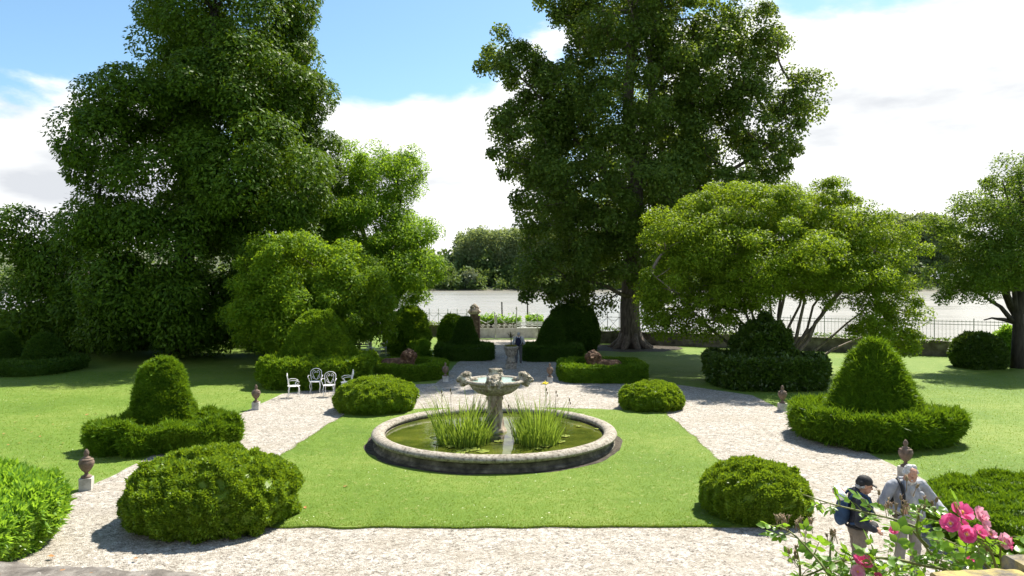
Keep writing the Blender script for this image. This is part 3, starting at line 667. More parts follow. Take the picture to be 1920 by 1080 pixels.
dome((26.6, 38.3, 0), .8, 1.95, M['laurel'], 9000, .16, .07, 147, 'pale green bush behind the square clipped bush near the wall', .12, .9, 'single clipped bushes', name='leafy_bush', cat='bush')
# foreground: laurel left, yew hedge right
def fl(t): return superell(2.8)(t)*(1+.1*math.cos(t*2))
V, Q = revolve([(1.8, .05), (2.0, .45), (2.0, .75), (1.82, .98), (1.4, 1.09), (.8, 1.13), (.02, 1.13)], (-9.95, 11.7, 0), 72, fl, .08, .8, 151, 4)
tag(clipped('laurel_bush', V, Q, M['laurel'], 60000, .085, .045, 151, .8, .45, .6, None, .9, .35), 'bright sunlit laurel bush with pointed leaves at the lower left edge', 'bush')
V, Q = revolve([(1.9, .05), (2.08, .35), (2.1, .65), (1.98, .76), (1.5, .82), (.8, .83), (.02, .83)], (9.95, 11.6, 0), 72, lambda t: superell(3)(t)*(1+.25*abs(math.cos(t))), .09, .8, 152, 4)
tag(clipped('yew_hedge', V, Q, M['yew'], 170000, .052, .02, 152, .75, .3, .6, None, .7, .3), 'broad feathery yew hedge behind the roses at the lower right', 'hedge')
# ------------------------------------------------------------------ pond and fountain
M['stone'] = solid('weathered_stone', [(.30, (.07, .06, .045)), (.42, (.20, .175, .14)), (.52, (.29, .26, .215)), (.64, (.36, .33, .28)), (.74, (.5, .47, .42))], 13, .85, .7, 30)
M['stone_dark'] = solid('mossy_dark_stone', [(.35, (.045, .04, .03)), (.52, (.11, .10, .075)), (.68, (.24, .21, .17))], 3.5, .9, .6, 22)
M['stone_red'] = solid('stained_stone', [(.32, (.12, .07, .05)), (.48, (.34, .27, .21)), (.6, (.46, .40, .33)), (.75, (.30, .28, .25))], 6, .8, .5, 30, coord=(1.6, 1.6, .45))
M['terracotta'] = solid('old_brown_terracotta', [(.3, (.075, .06, .045)), (.5, (.15, .105, .08)), (.7, (.24, .19, .15))], 8, .85, .5, 40)
M['rust'] = solid('rust_brown_lion', [(.3, (.045, .024, .014)), (.5, (.125, .062, .034)), (.68, (.26, .16, .09))], 5, .7, .9, 14)
M['soil'] = solid('dark_soil', [(.35, (.025, .02, .015)), (.65, (.09, .075, .055))], 9, .95, .8, 40)
M['algae'] = solid('algae_floor', [(.3, (.035, .045, .006)), (.6, (.12, .13, .018)), (.8, (.18, .19, .03))], 2, .9)
PC = np.array([-.48, 19.75, 0.0])
so_, _ = poly_sheet('soil_ring', [(PC[0]+3.52*math.cos(a), PC[1]+3.42*math.sin(a)) for a in np.linspace(0, 2*PI, 40, False)], .05, M['soil'], .25, .05, 4)
tag(so_, 'dark bare soil round the foot of the pond', kind='structure')
pond = empty('stone_pond', PC, 0, 'round stone pond with a thick lichened rim in the middle of the lawn', 'pond')
mb = MB(); mb.lathe([(3.30, .0), (3.30, .10), (3.22, .13), (3.2, .22), (3.17, .26), (2.95, .26), (2.95, .0)], (0, 0, 0), 120); mb.build('wall', M['stone_dark'], pond, False)
tt = np.linspace(0, 2*PI, 15)
mb = MB(); mb.lathe([(3.17+.18*math.cos(t), .345+.10*math.sin(t)) for t in tt], (0, 0, 0), 128, wob=lambda V: V+(SN(7, .3)(V.reshape(-1, 3))*.003).reshape(V.shape[0], V.shape[1], 1)); mb.build('rim', M['stone'], pond, True)
mb = MB(); mb.lathe([(.01, .055), (2.94, .055)], (0, 0, 0), 64); mb.build('floor', M['algae'], pond)
def pondmat():
    m, nt, out = nm('pond_water')
    b = nd(nt, 'ShaderNodeBsdfPrincipled', Roughness=.03, IOR=1.33); b.inputs['Specular IOR Level'].default_value = .6
    f = noise(nt, 1.3, 5, .6)
    nt.links.new(ramp(nt, f, [(.35, (.04, .055, .008)), (.55, (.075, .09, .013)), (.75, (.12, .125, .022))]), b.inputs['Base Color'])
    bp = nd(nt, 'ShaderNodeBump', Strength=.14, Distance=.03); nt.links.new(noise(nt, 3.5, 3, .5), bp.inputs['Height']); nt.links.new(bp.outputs[0], b.inputs['Normal'])
    nt.links.new(b.outputs[0], out.inputs[0]); return m
M['pond_water'] = pondmat()
mb = MB(); mb.lathe([(2.97, .27), (.01, .27)], PC, 96); tag(mb.build('pond_water', M['pond_water']), 'green still water of the round pond', kind='structure')
FC = PC+np.array([0, .25, 0])
ft = empty('stone_fountain', FC, 0, 'tall stone fountain bowl with four carved heads standing in the pond', 'fountain')
mb = MB()
def flute(V, k=8, a=.03):
    th = np.arctan2(V[..., 1], V[..., 0]); s = 1-a*np.abs(np.sin(th*k/2)); V = V.copy(); V[..., 0] *= s; V[..., 1] *= s; return V
mb.lathe([(.34, .06), (.34, .32), (.30, .36), (.27, .40), (.255, .5), (.215, .85), (.20, 1.12), (.235, 1.16), (.25, 1.2), (.22, 1.24), (.30, 1.30)], (0, 0, 0), 48, wob=lambda V: flute(V, 8, .08)); mb.build('column', M['stone_red'], ft, True)
mb = MB()
mb.lathe([(.22, 1.29), (.34, 1.31), (.50, 1.36), (.63, 1.45), (.71, 1.56), (.72, 1.6)], (0, 0, 0), 96, wob=lambda V: flute(V, 28, .045))
mb.lathe([(.72, 1.59), (.74, 1.62), (.82, 1.645), (.85, 1.68), (.83, 1.72), (.78, 1.735), (.73, 1.72), (.70, 1.66), (.5, 1.5), (.02, 1.42)], (0, 0, 0), 64); mb.build('bowl', M['stone'], ft, True)
M['bowl_water'] = watermat('bowl_water', (.22, .34, .30), .05, 9, .15)
mb = MB(); mb.lathe([(.715, 1.69), (.01, 1.69)], (0, 0, 0), 48); mb.build('water', M['bowl_water'], ft)

def remesh(name, build, mats, parent=None, voxel=.02, smooth=4, disp=None, loc=None, group_of=None):
    """build(mb) lays overlapping shapes; they are fused into one continuous surface; each face takes the material of the nearest shape"""
    mb = MB(); shapes = []
    class Rec:
        def cap(s, a, b, ra, rb, mi=0): mb.cap(a, b, ra, rb, 14); shapes.append(('c', np.array(a, float), np.array(b, float), ra, rb, mi))
        def ball(s, c, r, mi=0, R=None): mb.ball(c, r, 16, 0, R); shapes.append(('b', np.array(c, float), np.array([r]*3 if np.isscalar(r) else r, float), R, None, mi))
    build(Rec())
    o = mb.build(name, mats[0])
    md = o.modifiers.new('r', 'REMESH'); md.mode = 'VOXEL'; md.voxel_size = voxel
    m2 = o.modifiers.new('s', 'SMOOTH'); m2.iterations = smooth; m2.factor = .5
    dg = bpy.context.evaluated_depsgraph_get(); me = bpy.data.meshes.new_from_object(o.evaluated_get(dg))
    n = len(me.vertices); V = np.empty(n*3, np.float32); me.vertices.foreach_get('co', V); V = V.reshape(-1, 3).astype(float)
    old = o.data; bpy.data.objects.remove(o); bpy.data.meshes.remove(old)
    if disp is not None:
        nn = np.empty(n*3, np.float32); me.vertices.foreach_get('normal', nn); V = V+nn.reshape(-1, 3)*disp(V)[:, None]; me.vertices.foreach_set('co', V.astype(np.float32).ravel())
    nf = len(me.polygons); cc = np.empty(nf*3, np.float32); me.polygons.foreach_get('center', cc); cc = cc.reshape(-1, 3).astype(float)
    best = np.full(nf, 1e9); mi = np.zeros(nf, np.int32)
    for s in shapes:
        if s[0] == 'c':
            ab = s[2]-s[1]; t = np.clip(((cc-s[1])@ab)/(ab@ab+1e-12), 0, 1); dd = np.linalg.norm(cc-(s[1]+t[:, None]*ab), axis=1)-(s[3]+(s[4]-s[3])*t)
        else:
            q = cc-s[1]
            if s[3] is not None: q = q@np.asarray(s[3])
            k = np.linalg.norm(q/s[2], axis=1); dd = (k-1)*np.linalg.norm(q, axis=1)/(k+1e-9)
        w = dd < best; best[w] = dd[w]; mi[w] = s[5]
    me.materials.clear()
    for m in mats: me.materials.append(m)
    me.polygons.foreach_set('material_index', mi); me.polygons.foreach_set('use_smooth', np.ones(nf, bool)); me.update()
    o = bpy.data.objects.new(name, me); COL.objects.link(o)
    if parent is not None: o.parent = parent
    if loc is not None: o.location = [float(v) for v in loc]
    return o
def headshape(m):                         # a carved lion-like mask looking outward along -Y
    m.ball((0, 0, .03), (.15, .13, .13)); m.ball((0, -.10, -.02), (.09, .09, .075)); m.ball((0, -.16, -.035), (.05, .04, .035))
    for s in (-1, 1):
        m.ball((s*.11, .0, .12), .05); m.ball((s*.06, -.10, .055), (.045, .04, .03)); m.ball((s*.13, .02, -.03), (.06, .09, .10)); m.ball((s*.07, -.06, -.10), (.06, .06, .07))
    m.ball((0, .05, .12), (.1, .09, .06)); m.ball((0, .12, -.03), (.1, .16, .07)); m.ball((0, -.05, -.13), (.06, .06, .06))
M['stone_lichen'] = solid('lichened_stone', [(.32, (.05, .045, .03)), (.46, (.22, .19, .14)), (.58, (.40, .36, .29)), (.7, (.52, .50, .44))], 9, .9, .9, 35)
h0 = remesh('head', headshape, [M['stone_lichen']], ft, .014, 2, lambda V: SN(3, .06)(V)*.009)
for k in range(4):
    h = h0 if k == 0 else h0.copy()
    if k: COL.objects.link(h)
    a = k*PI/2; h.location = (math.sin(a)*.83, -math.cos(a)*.83, 1.735); h.scale = (1.3, 1.3, 1.15); h.rotation_euler = (0, 0, a)
# water irises
M['iris'] = leafmat('iris_blades', (.075, .15, .02), (.18, .28, .055), .38, nsc=2)
M['yellow'] = solid('yellow_petal', [(.3, (.75, .55, .02)), (.7, (.85, .68, .05))], 20, .6)
M['brown_pod'] = solid('dry_seed_head', [(.3, (.06, .05, .02)), (.7, (.14, .11, .05))], 20, .8)
def iris(name, c, rx, ry, n, h, seed, label):
    r = np.random.default_rng(seed); root = empty(name, (c[0], c[1], .27), 0, label, 'water iris', 'clumps of iris in the pond'); V = []; Fq = []
    for i in range(n):
        a = r.uniform(0, 2*PI); f = math.sqrt(r.random()); b = np.array([math.cos(a)*rx*f, math.sin(a)*ry*f, -.15])
        hh = h*r.uniform(.38, 1.08)*(1-.22*f)*(.8+.3*math.sin(a*3+seed)); ln = r.normal(0, .10, 2)+np.array([math.cos(a), math.sin(a)])*.26*f
        w = r.uniform(.007, .0125); th = r.uniform(0, PI); s = np.array([math.cos(th), math.sin(th), 0])*w; fold = r.random() < .22
        k0 = len(V)
        for t in (0, .35, .65, .88, 1.0):
            p = b+np.array([ln[0]*t*t*1.5*hh, ln[1]*t*t*1.5*hh, hh*t-(fold*.55*hh*max(0, t-.65)*1.6)+.12*t])
            if fold: p[:2] += ln*max(0, t-.65)*3.0
            wt = (1, 1.05, .85, .45, .04)[(0, .35, .65, .88, 1.0).index(t)]
            V += [p-s*wt, p+s*wt]
        for q in range(4): Fq.append((k0+q*2, k0+q*2+1, k0+q*2+3, k0+q*2+2))
    mesh_np('leaves', V, np.array(Fq), M['iris'], root, None, True); return root, r
ir1, r1 = iris('iris_clump', (-1.26, 18.62), .70, .64, 760, 1.45, 5, 'left clump of tall green iris blades rising from the pond')
ir2, r2 = iris('iris_clump', (.66, 18.7), .58, .64, 700, 1.45, 6, 'right clump of iris blades, brighter, below the yellow flower')
for (rt, pts) in ((ir1, [(-.6, .2, 1.25), (-.35, .1, 1.32), (.85, .0, .95), (.72, -.3, .9)]), (ir2, [(-.75, -.3, .95), (.5, .1, 1.25), (.85, .1, 1.05), (.25, .2, 1.3)])):
    for p in pts:
        mb = MB(); mb.tube([(p[0]*.8, p[1], -.1), (p[0]*.95, p[1], p[2]*.6), p], .006, 5); mb.ball(np.array(p)+[0, 0, .03], (.018, .018, .05), 8); mb.ball(np.array(p)+[.03, 0, -.06], (.014, .014, .04), 8); mb.build('seed_head', M['brown_pod'], rt, True)
mb = MB(); p = np.array([.21, .1, 1.50]); mb.tube([(.2, .1, .2), (.24, .1, .9), p], .006, 5)
for k in range(6):
    a = k*PI/3; mb.ball(p+[math.cos(a)*.05, math.sin(a)*.05, .02-.02*(k % 2)], (.045, .03, .02), 8, 1, [[math.cos(a), -math.sin(a), 0], [math.sin(a), math.cos(a), 0], [0, 0, 1]])
mb.ball(p+[0, 0, .04], (.02, .02, .045), 8, 1)
mb.build('flower', [M['iris'], M['yellow']], ir2, True)
M['pad'] = solid('lily_pad', [(.3, (.10, .15, .02)), (.55, (.2, .24, .04)), (.75, (.3, .28, .07))], 5, .35, spec=.5)
padlab = {0: 'large pale lily pad floating alone left of the iris', }
for i, (px, py, r_) in enumerate([(823, 831, .17), (868, 846, .16), (885, 842, .2), (905, 846, .17), (893, 830, .14), (862, 850, .13), (1022, 836, .17), (1048, 828, .17), (935, 828, .12), (1060, 818, .13), (845, 838, .12), (1010, 842, .1), (1100, 790, .07), (1085, 800, .08), (1120, 805, .07), (1075, 785, .06)]):
    g = gd(px, py, .28); mb = MB(); n = 22; pts = [(0, 0, .004)]
    for k in range(n): a = .25+(2*PI-.5)*k/(n-1)+i; pts.append((math.cos(a)*r_*(1+.05*math.sin(3*a)), math.sin(a)*r_, .004+.006*math.sin(5*a)))
    mb.add(pts, [(0, k, k+1) for k in range(1, n)])
    tag(mb.build('lily_pad', M['pad'], None, True, (g[0], g[1], .278+.0015*i)), padlab.get(i, 'yellowish lily pad floating in the pond near the iris clumps'), 'lily pad', 'lily pads on the pond' if i else None)

# ------------------------------------------------------------------ urns on plinths
M['plinth'] = solid('white_stone_plinth', [(.3, (.22, .21, .19)), (.5, (.45, .43, .40)), (.7, (.6, .58, .55))], 4, .8, .4, 40)
def make_urn():
    root = empty('stone_urn')
    mb = MB(); mb.box((0, 0, .13), (.24, .24, .26)); mb.build('plinth', M['plinth'], root)
    mb = MB(); mb.lathe([(.10, .26), (.11, .28), (.10, .30), (.05, .32), (.035, .36), (.045, .38), (.09, .42), (.135, .50), (.155, .57), (.15, .61), (.13, .635), (.14, .65), (.115, .665), (.09, .68)], (0, 0, 0), 24, wob=lambda V: V); mb.build('vase', M['terracotta'], root, True)
    mb = MB(); mb.lathe([(.10, .675), (.07, .70), (.035, .72), (.04, .735), (.055, .77), (.05, .81), (.03, .85), (.005, .875)], (0, 0, 0), 18); mb.build('finial', M['terracotta'], root, True)
    return root
urn = make_urn()
for i, (px, py, lb, rz) in enumerate([(162, 918, 'small lidded stone urn on a white plinth by the bright laurel bush', .3), (480, 768, 'lidded urn on a white plinth at the lawn corner by the white chairs', .1), (835, 716, 'lidded urn at the right end of the left lion hedge', .2), (1031, 718, 'dark lidded urn left of the right lion hedge', 0), (1467, 770, 'brown lidded urn on a plinth in front of the ivy hedge', .15)]):
    o = urn if i == 0 else copy_tree(urn); o.location = tuple(gd(px, py)); o.rotation_euler[2] = rz; tag(o, lb, 'urn', 'lidded urns along the gravel')
o = copy_tree(urn); o.location = (8.95, 16.25, 0); tag(o, 'lidded urn half hidden behind the white haired man', 'urn', 'lidded urns along the gravel')
# planter with a spiky plant on the axis
g = gd(958, 691); pl = empty('stone_planter', g, 0, 'large stone planter bowl on a square base in the middle of the path', 'planter')
mb = MB(); mb.box((0, 0, .14), (.56, .56, .28)); mb.build('base', M['stone'], pl)
mb = MB(); mb.lathe([(.22, .28), (.24, .32), (.24, .46), (.18, .55), (.16, .6), (.2, .63), (.26, .7), (.31, .85), (.33, 1.0), (.36, 1.02), (.38, 1.1), (.36, 1.14), (.3, 1.14), (.27, 1.06)], (0, 0, 0), 32); mb.build('bowl', M['stone'], pl, True)
mb = MB(); mb.lathe([(.3, 1.07), (.01, 1.10)], (0, 0, 0), 24); mb.build('soil', M['soil'], pl)
M['cordy'] = leafmat('dark_spiky_leaves', (.04, .045, .02), (.10, .10, .045), .2)
rt = empty('spiky_plant', g+[0, 0, 1.08], 0, 'dark spiky palm-like plant growing in the stone planter', 'plant'); mb = MB(); mb.tube([(0, 0, 0), (.015, 0, .3), (0, 0, .5)], [.03, .028, .022], 7); mb.build('stem', M['bark_dark'], rt, True)
r = np.random.default_rng(8); V = []; Fq = []
for i in range(60):
    a = r.uniform(0, 2*PI); e = r.uniform(-.25, 1.4); d = np.array([math.cos(a)*math.cos(e), math.sin(a)*math.cos(e), math.sin(e)]); s = unit(np.cross(d, [0, 0, 1.0]))*.012; L_ = r.uniform(.3, .48); b = np.array([0, 0, .48]); k = len(V)
    V += [b-s*.6, b+s*.6, b+d*L_*.5-s, b+d*L_*.5+s, b+d*L_+[0, 0, -.04]-s*.1, b+d*L_+[0, 0, -.04]+s*.1]; Fq += [(k, k+1, k+3, k+2), (k+2, k+3, k+5, k+4)]
mesh_np('leaves', V, np.array(Fq), M['cordy'], rt)
r = np.random.default_rng(9); n = 500; a = r.uniform(0, 2*PI, n); P = np.c_[np.cos(a)*.3*np.sqrt(r.random(n)), np.sin(a)*.3*np.sqrt(r.random(n)), r.uniform(0, .1, n)]
LV, LF = leaf_quads(P, unit(r.normal(size=(n, 3))+[0, 0, .6]), unit(r.normal(size=(n, 3))), .08, .04)
bd = mesh_np('bedding_plant', LV, LF, leafmat('yellowish_bedding', (.10, .13, .02), (.3, .28, .05), .3), None, loc=g+[0, 0, 1.07]); tag(bd, 'low yellow green bedding plants round the rim of the stone planter', 'plant')

# ------------------------------------------------------------------ lions
def lion(m):                              # lying, body along +X, chest and head at -X, looking to -Y
    m.cap((-.35, 0, .30), (.55, .02, .26), .24, .22); m.ball((.62, .02, .24), (.30, .25, .25)); m.ball((-.38, 0, .34), (.27, .25, .30))
    for s in (-1, 1):
        m.cap((-.42, s*.17, .14), (-.86, s*.17, .07), .10, .075); m.ball((-.9, s*.17, .07), (.10, .08, .07))
        m.ball((.60, s*.22, .20), (.24, .12, .2)); m.cap((.68, s*.27, .08), (.36, s*.31, .06), .08, .06)
    m.cap((.86, .0, .2), (1.0, .2, .08), .05, .04); m.cap((1.0, .2, .08), (.85, .42, .06), .04, .035); m.ball((.82, .44, .07), (.08, .05, .05))
    for (x, y, z, q) in [(-.42, -.05, .62, .25), (-.30, .02, .5, .26), (-.48, -.1, .45, .22), (-.40, 0, .74, .19), (-.62, -.06, .62, .17), (-.25, -.1, .66, .18), (-.45, -.12, .33, .2), (-.20, .05, .56, .2)]: m.ball((x, y, z), q)
    m.ball((-.47, -.20, .66), (.14, .15, .15)); m.cap((-.49, -.27, .62), (-.50, -.40, .58), .085, .07); m.ball((-.50, -.43, .61), (.05, .04, .035)); m.ball((-.50, -.38, .53), (.06, .07, .04))
    for s in (-1, 1): m.ball((-.47+s*.13, -.14, .82), .05); m.ball((-.48+s*.065, -.32, .70), (.04, .03, .03))
def mane(V):
    w = np.clip(1.4-np.linalg.norm(V-np.array([-.38, .02, .58]), axis=1)*2.6, 0, 1)
    return SN(13, .12)(V)*(.006+.028*w)
ln = empty('lion_statue', (0, 0, 0)); l1 = remesh('body', lion, [M['rust']], ln, .022, 2, mane, (0, 0, .32))
mb = MB(); mb.box((0, 0, .16), (2.1, .8, .32)); mb.build('plinth', M['stone_dark'], ln)
ln.location = (4.15, 33.0, .0); ln.scale = (1.02, 1.02, 1.02); tag(ln, 'rusty brown lying lion statue inside the right ring hedge, head to the left', 'statue', 'lying lion statues')
l2 = copy_tree(ln); l2.scale = (-1.02, 1.02, 1.02); l2.location = (-5.25, 33.6, 0.0); tag(l2, 'rusty brown lying lion statue inside the left ring hedge, head to the right', 'statue', 'lying lion statues')

# ------------------------------------------------------------------ white iron chairs, bench, table
M['white_iron'] = solid('white_painted_iron', [(.3, (.62, .6, .58)), (.6, (.8, .79, .78))], 8, .5)
M['grey_wood'] = solid('weathered_wood', [(.3, (.10, .085, .065)), (.7, (.24, .21, .17))], 6, .85, .3, 30, coord=(.6, 6, 6))
def arc(c, r, a0, a1, n=10, plane='xz', sy=1.0):
    t = np.linspace(a0, a1, n); z = np.zeros(n)
    return np.stack([c[0]+r*np.cos(t), c[1]+z, c[2]+r*sy*np.sin(t)], 1) if plane == 'xz' else np.stack([c[0]+r*np.cos(t), c[1]+r*np.sin(t)*sy, c[2]+z], 1)
def make_chair():                         # faces -Y
    root = empty('iron_chair'); R = .011
    mb = MB(); mb.tube(arc((0, 0, .44), .225, 0, 2*PI, 25, 'xy'), .012, 6)
    for k in range(9): x = -.19+.0475*k; y = math.sqrt(max(0, .22**2-x*x)); mb.box((x, 0, .44), (.034, 2*y, .008))
    mb.build('seat', M['white_iron'], root)
    for sx in (-1, 1):
        mb = MB(); mb.tube([(sx*.17, -.16, .44), (sx*.20, -.20, .28), (sx*.17, -.17, .12), (sx*.20, -.22, .0)], R*1.15, 6); mb.build('leg', M['white_iron'], root, True)
        mb = MB(); mb.tube([(sx*.17, .16, .44), (sx*.18, .19, .25), (sx*.17, .18, .12), (sx*.2, .24, .0)], R*1.15, 6); mb.build('leg', M['white_iron'], root, True)
        mb = MB(); mb.tube([(sx*.22, .20, .66), (sx*.27, .08, .68), (sx*.28, -.08, .67), (sx*.27, -.17, .63), (sx*.24, -.17, .57), (sx*.235, -.10, .55), (sx*.24, -.08, .50), (sx*.21, -.08, .44)], R*1.1, 6); mb.build('armrest', M['white_iron'], root, True)
    mb = MB(); P = [(-.17, .17, .44), (-.2, .2, .6), (-.215, .23, .75)]+[(math.cos(t)*.215, .245, .78+.15*math.sin(t)) for t in np.linspace(PI*.95, .05*PI, 11)]+[(.215, .23, .75), (.2, .2, .6), (.17, .17, .44)]
    mb.tube(P, R*1.15, 6)
    for s in (-1, 1):
        mb.tube([(0, .19, .47), (s*.07, .205, .58), (s*.13, .23, .70), (s*.14, .24, .79), (s*.09, .245, .85), (s*.03, .245, .82), (s*.025, .24, .77), (s*.06, .24, .755), (s*.08, .24, .78)], R*.85, 5)
        mb.tube([(s*.03, .2, .5), (s*.09, .21, .53), (s*.14, .21, .58), (s*.13, .215, .63), (s*.10, .215, .62)], R*.75, 5)
    mb.build('backrest', M['white_iron'], root, True); return root
ch = make_chair()
for i, (x, y, rz, lb) in enumerate([(-8.35, 27.35, PI*.62, 'white wrought iron chair facing right, leftmost of the four by the hedge'), (-7.85, 28.55, .15, 'white iron chair facing out from the leafy hedge, second from left'), (-7.05, 27.55, PI*.02, 'white heart backed iron chair standing nearest the camera of the four'), (-6.55, 28.35, -PI*.40+0, 'white iron chair turned left, rightmost of the four, next to the box dome'),
        (-8.5, 43.0, PI*.9, 'white iron chair seen from behind beside the wooden bench'), (-7.75, 42.9, -PI*.5, 'white iron chair in side view right of the dark garden table')]):
    o = ch if i == 0 else copy_tree(ch); o.location = (x, y, .01 if i < 4 else 0); o.rotation_euler = (0, 0, rz); tag(o, lb, 'chair', 'white wrought iron garden chairs')
bn = empty('wooden_bench', gd(665, 663), .05, 'grey wooden slatted bench in the shade behind the left hedge', 'bench')
mb = MB()
for k in range(4): mb.box((0, -.22+.13*k, .43), (1.95, .10, .03))
mb.build('seat', M['grey_wood'], bn)
mb = MB(); mb.box((0, .26, .93), (1.95, .05, .08)); mb.box((0, .24, .52), (1.95, .04, .06))
for k in range(19): mb.box((-.9+.1*k, .25, .72), (.045, .025, .36))
mb.build('backrest', M['grey_wood'], bn)
for sx in (-1, 1):
    mb = MB(); mb.box((sx*.95, .27, .5), (.07, .07, 1.0)); mb.build('leg', M['grey_wood'], bn)
    mb = MB(); mb.box((sx*.95, -.26, .32), (.07, .07, .64)); mb.build('leg', M['grey_wood'], bn)
    mb = MB(); mb.box((sx*.95, -.02, .66), (.09, .52, .04)); mb.build('armrest', M['grey_wood'], bn)
tb = empty('garden_table', (-9.55, 42.6, 0), .1, 'dark low wooden table in front of the grey bench', 'table')
mb = MB(); mb.box((0, 0, .68), (1.1, .7, .05)); mb.build('tabletop', M['bark_dark'], tb)
for sx in (-1, 1):
    for sy in (-1, 1): mb = MB(); mb.box((sx*.45, sy*.26, .33), (.07, .07, .655)); mb.build('leg', M['bark_dark'], tb)

# ------------------------------------------------------------------ river wall, gate, fence
M['wallstone'] = solid('old_rubble_wall', [(.3, (.05, .042, .032)), (.5, (.13, .11, .085)), (.7, (.24, .21, .165))], 2.2, .95, 1.0, 7)
WD = unit(np.array([1, -.47, 0])); WA = math.atan2(-.47, 1)
def wall_run(x0, x1, h, label, ivy, seed):
    a = np.array([x0, wall_y(x0), 0]); b = np.array([x1, wall_y(x1), 0]); L_ = np.linalg.norm(b-a); root = empty('garden_wall', (a+b)/2, WA, label, 'wall', 'low river wall')
    n = int(L_/.5); t = np.linspace(-L_/2, L_/2, n); V = []
    nz = SN(seed, 1.5); nz2 = SN(seed+1, .7)
    top = h+nz(np.c_[t, t*0, t*0])*.035
    for yy, zz in ((-.22, None), (.22, None)):
        for j in range(6): V.append(np.c_[t, yy+nz2(np.c_[t, t*0+yy*3, t*0+j*.4])*.02, top*j/5-.05])
    m = len(V); V = np.array(V).reshape(-1, 3); k = np.arange(n-1); Q = []
    order = [0, 1, 2, 3, 4, 5, 11, 10, 9, 8, 7, 6]
    for u, v in zip(order[:-1], order[1:]): Q.append(np.stack([u*n+k, u*n+k+1, v*n+k+1, v*n+k], 1))
    ends = [[0*n, 1*n, 7*n, 6*n], [1*n, 2*n, 8*n, 7*n], [2*n, 3*n, 9*n, 8*n], [3*n, 4*n, 10*n, 9*n], [4*n, 5*n, 11*n, 10*n]]
    Q.append(np.array(ends)); Q.append(np.array(ends)[:, ::-1]+n-1)
    mesh_np('masonry', V, np.concatenate(Q), M['wallstone'], root, None, False)
    r = np.random.default_rng(seed); q = ivy
    P = np.c_[r.uniform(-L_/2, L_/2, q), r.normal(0, .2, q), h+.02+np.abs(r.normal(0, .09, q))-.25*(r.random(q) < .3)*r.random(q)]
    P[:, 1] = np.where(P[:, 2] < h, -.25, P[:, 1]); dens = SN(seed+3, 3)(P); P = P[dens > -.5]
    V, Q = leaf_quads(P, unit(r.normal(size=P.shape)+[0, -.3, .1]), unit(r.normal(size=P.shape)*.5+[0, -.5, 1]), .13*r.uniform(.6, 1.3, len(P)), .10)
    mesh_np('creeper', V, Q, M['crape'] if seed == 1 else M['hedge'], root)
wall_run(-62, -3.35, .95, 'low stone river wall with bright creeper left of the gate', 9000, 1)
wall_run(2.9, 62, .92, 'low dark stone river wall with creeper running right of the gate', 6500, 2)
M['pillar'] = solid('dark_red_stone', [(.3, (.045, .03, .026)), (.5, (.10, .065, .055)), (.7, (.2, .15, .13))], 4, .9, .6, 25)
def make_pillar(loc, lb):
    root = empty('gate_pillar', loc, WA*.0, lb, 'gate pillar')
    mb = MB(); mb.box((0, 0, .15), (.82, .82, .30)); mb.box((0, 0, .95), (.66, .66, 1.3)); mb.box((.36, 0, .9), (.16, .5, 1.6)); mb.box((.36, 0, 1.73), (.22, .56, .08)); mb.box((0, 0, 1.76), (.6, .6, .32)); mb.build('shaft', M['pillar'], root)
    mb = MB(); mb.box((0, 0, 1.97), (.76, .76, .10)); mb.box((0, 0, 2.08), (.98, .98, .12)); mb.box((0, 0, 2.24), (.9, .9, .2), 0, 0, .7); mb.build('capstone', M['stone_red'], root)
    mb = MB(); r = np.random.default_rng(3)
    for k in range(14): a = k*2*PI/14*2.4; rr = .28*(1-k/16); mb.ball((math.cos(a)*rr, math.sin(a)*rr, 2.38+k*.018), .11, 8)
    mb.build('finial', M['stone_red'], root, True); return root
make_pillar((-2.87, 54.3, 0), 'square dark stone gate pillar with carved cap left of the white gate')
gt = empty('iron_gate', (-.25, 54.3, .02), 0, 'white double iron gate with solid lower panel and scrollwork, at the end of the path', 'gate')
M['gate_paint'] = solid('grey_white_gate_paint', [(.3, (.45, .43, .38)), (.5, (.66, .64, .59)), (.75, (.78, .76, .72))], 3, .6, .2, 20)
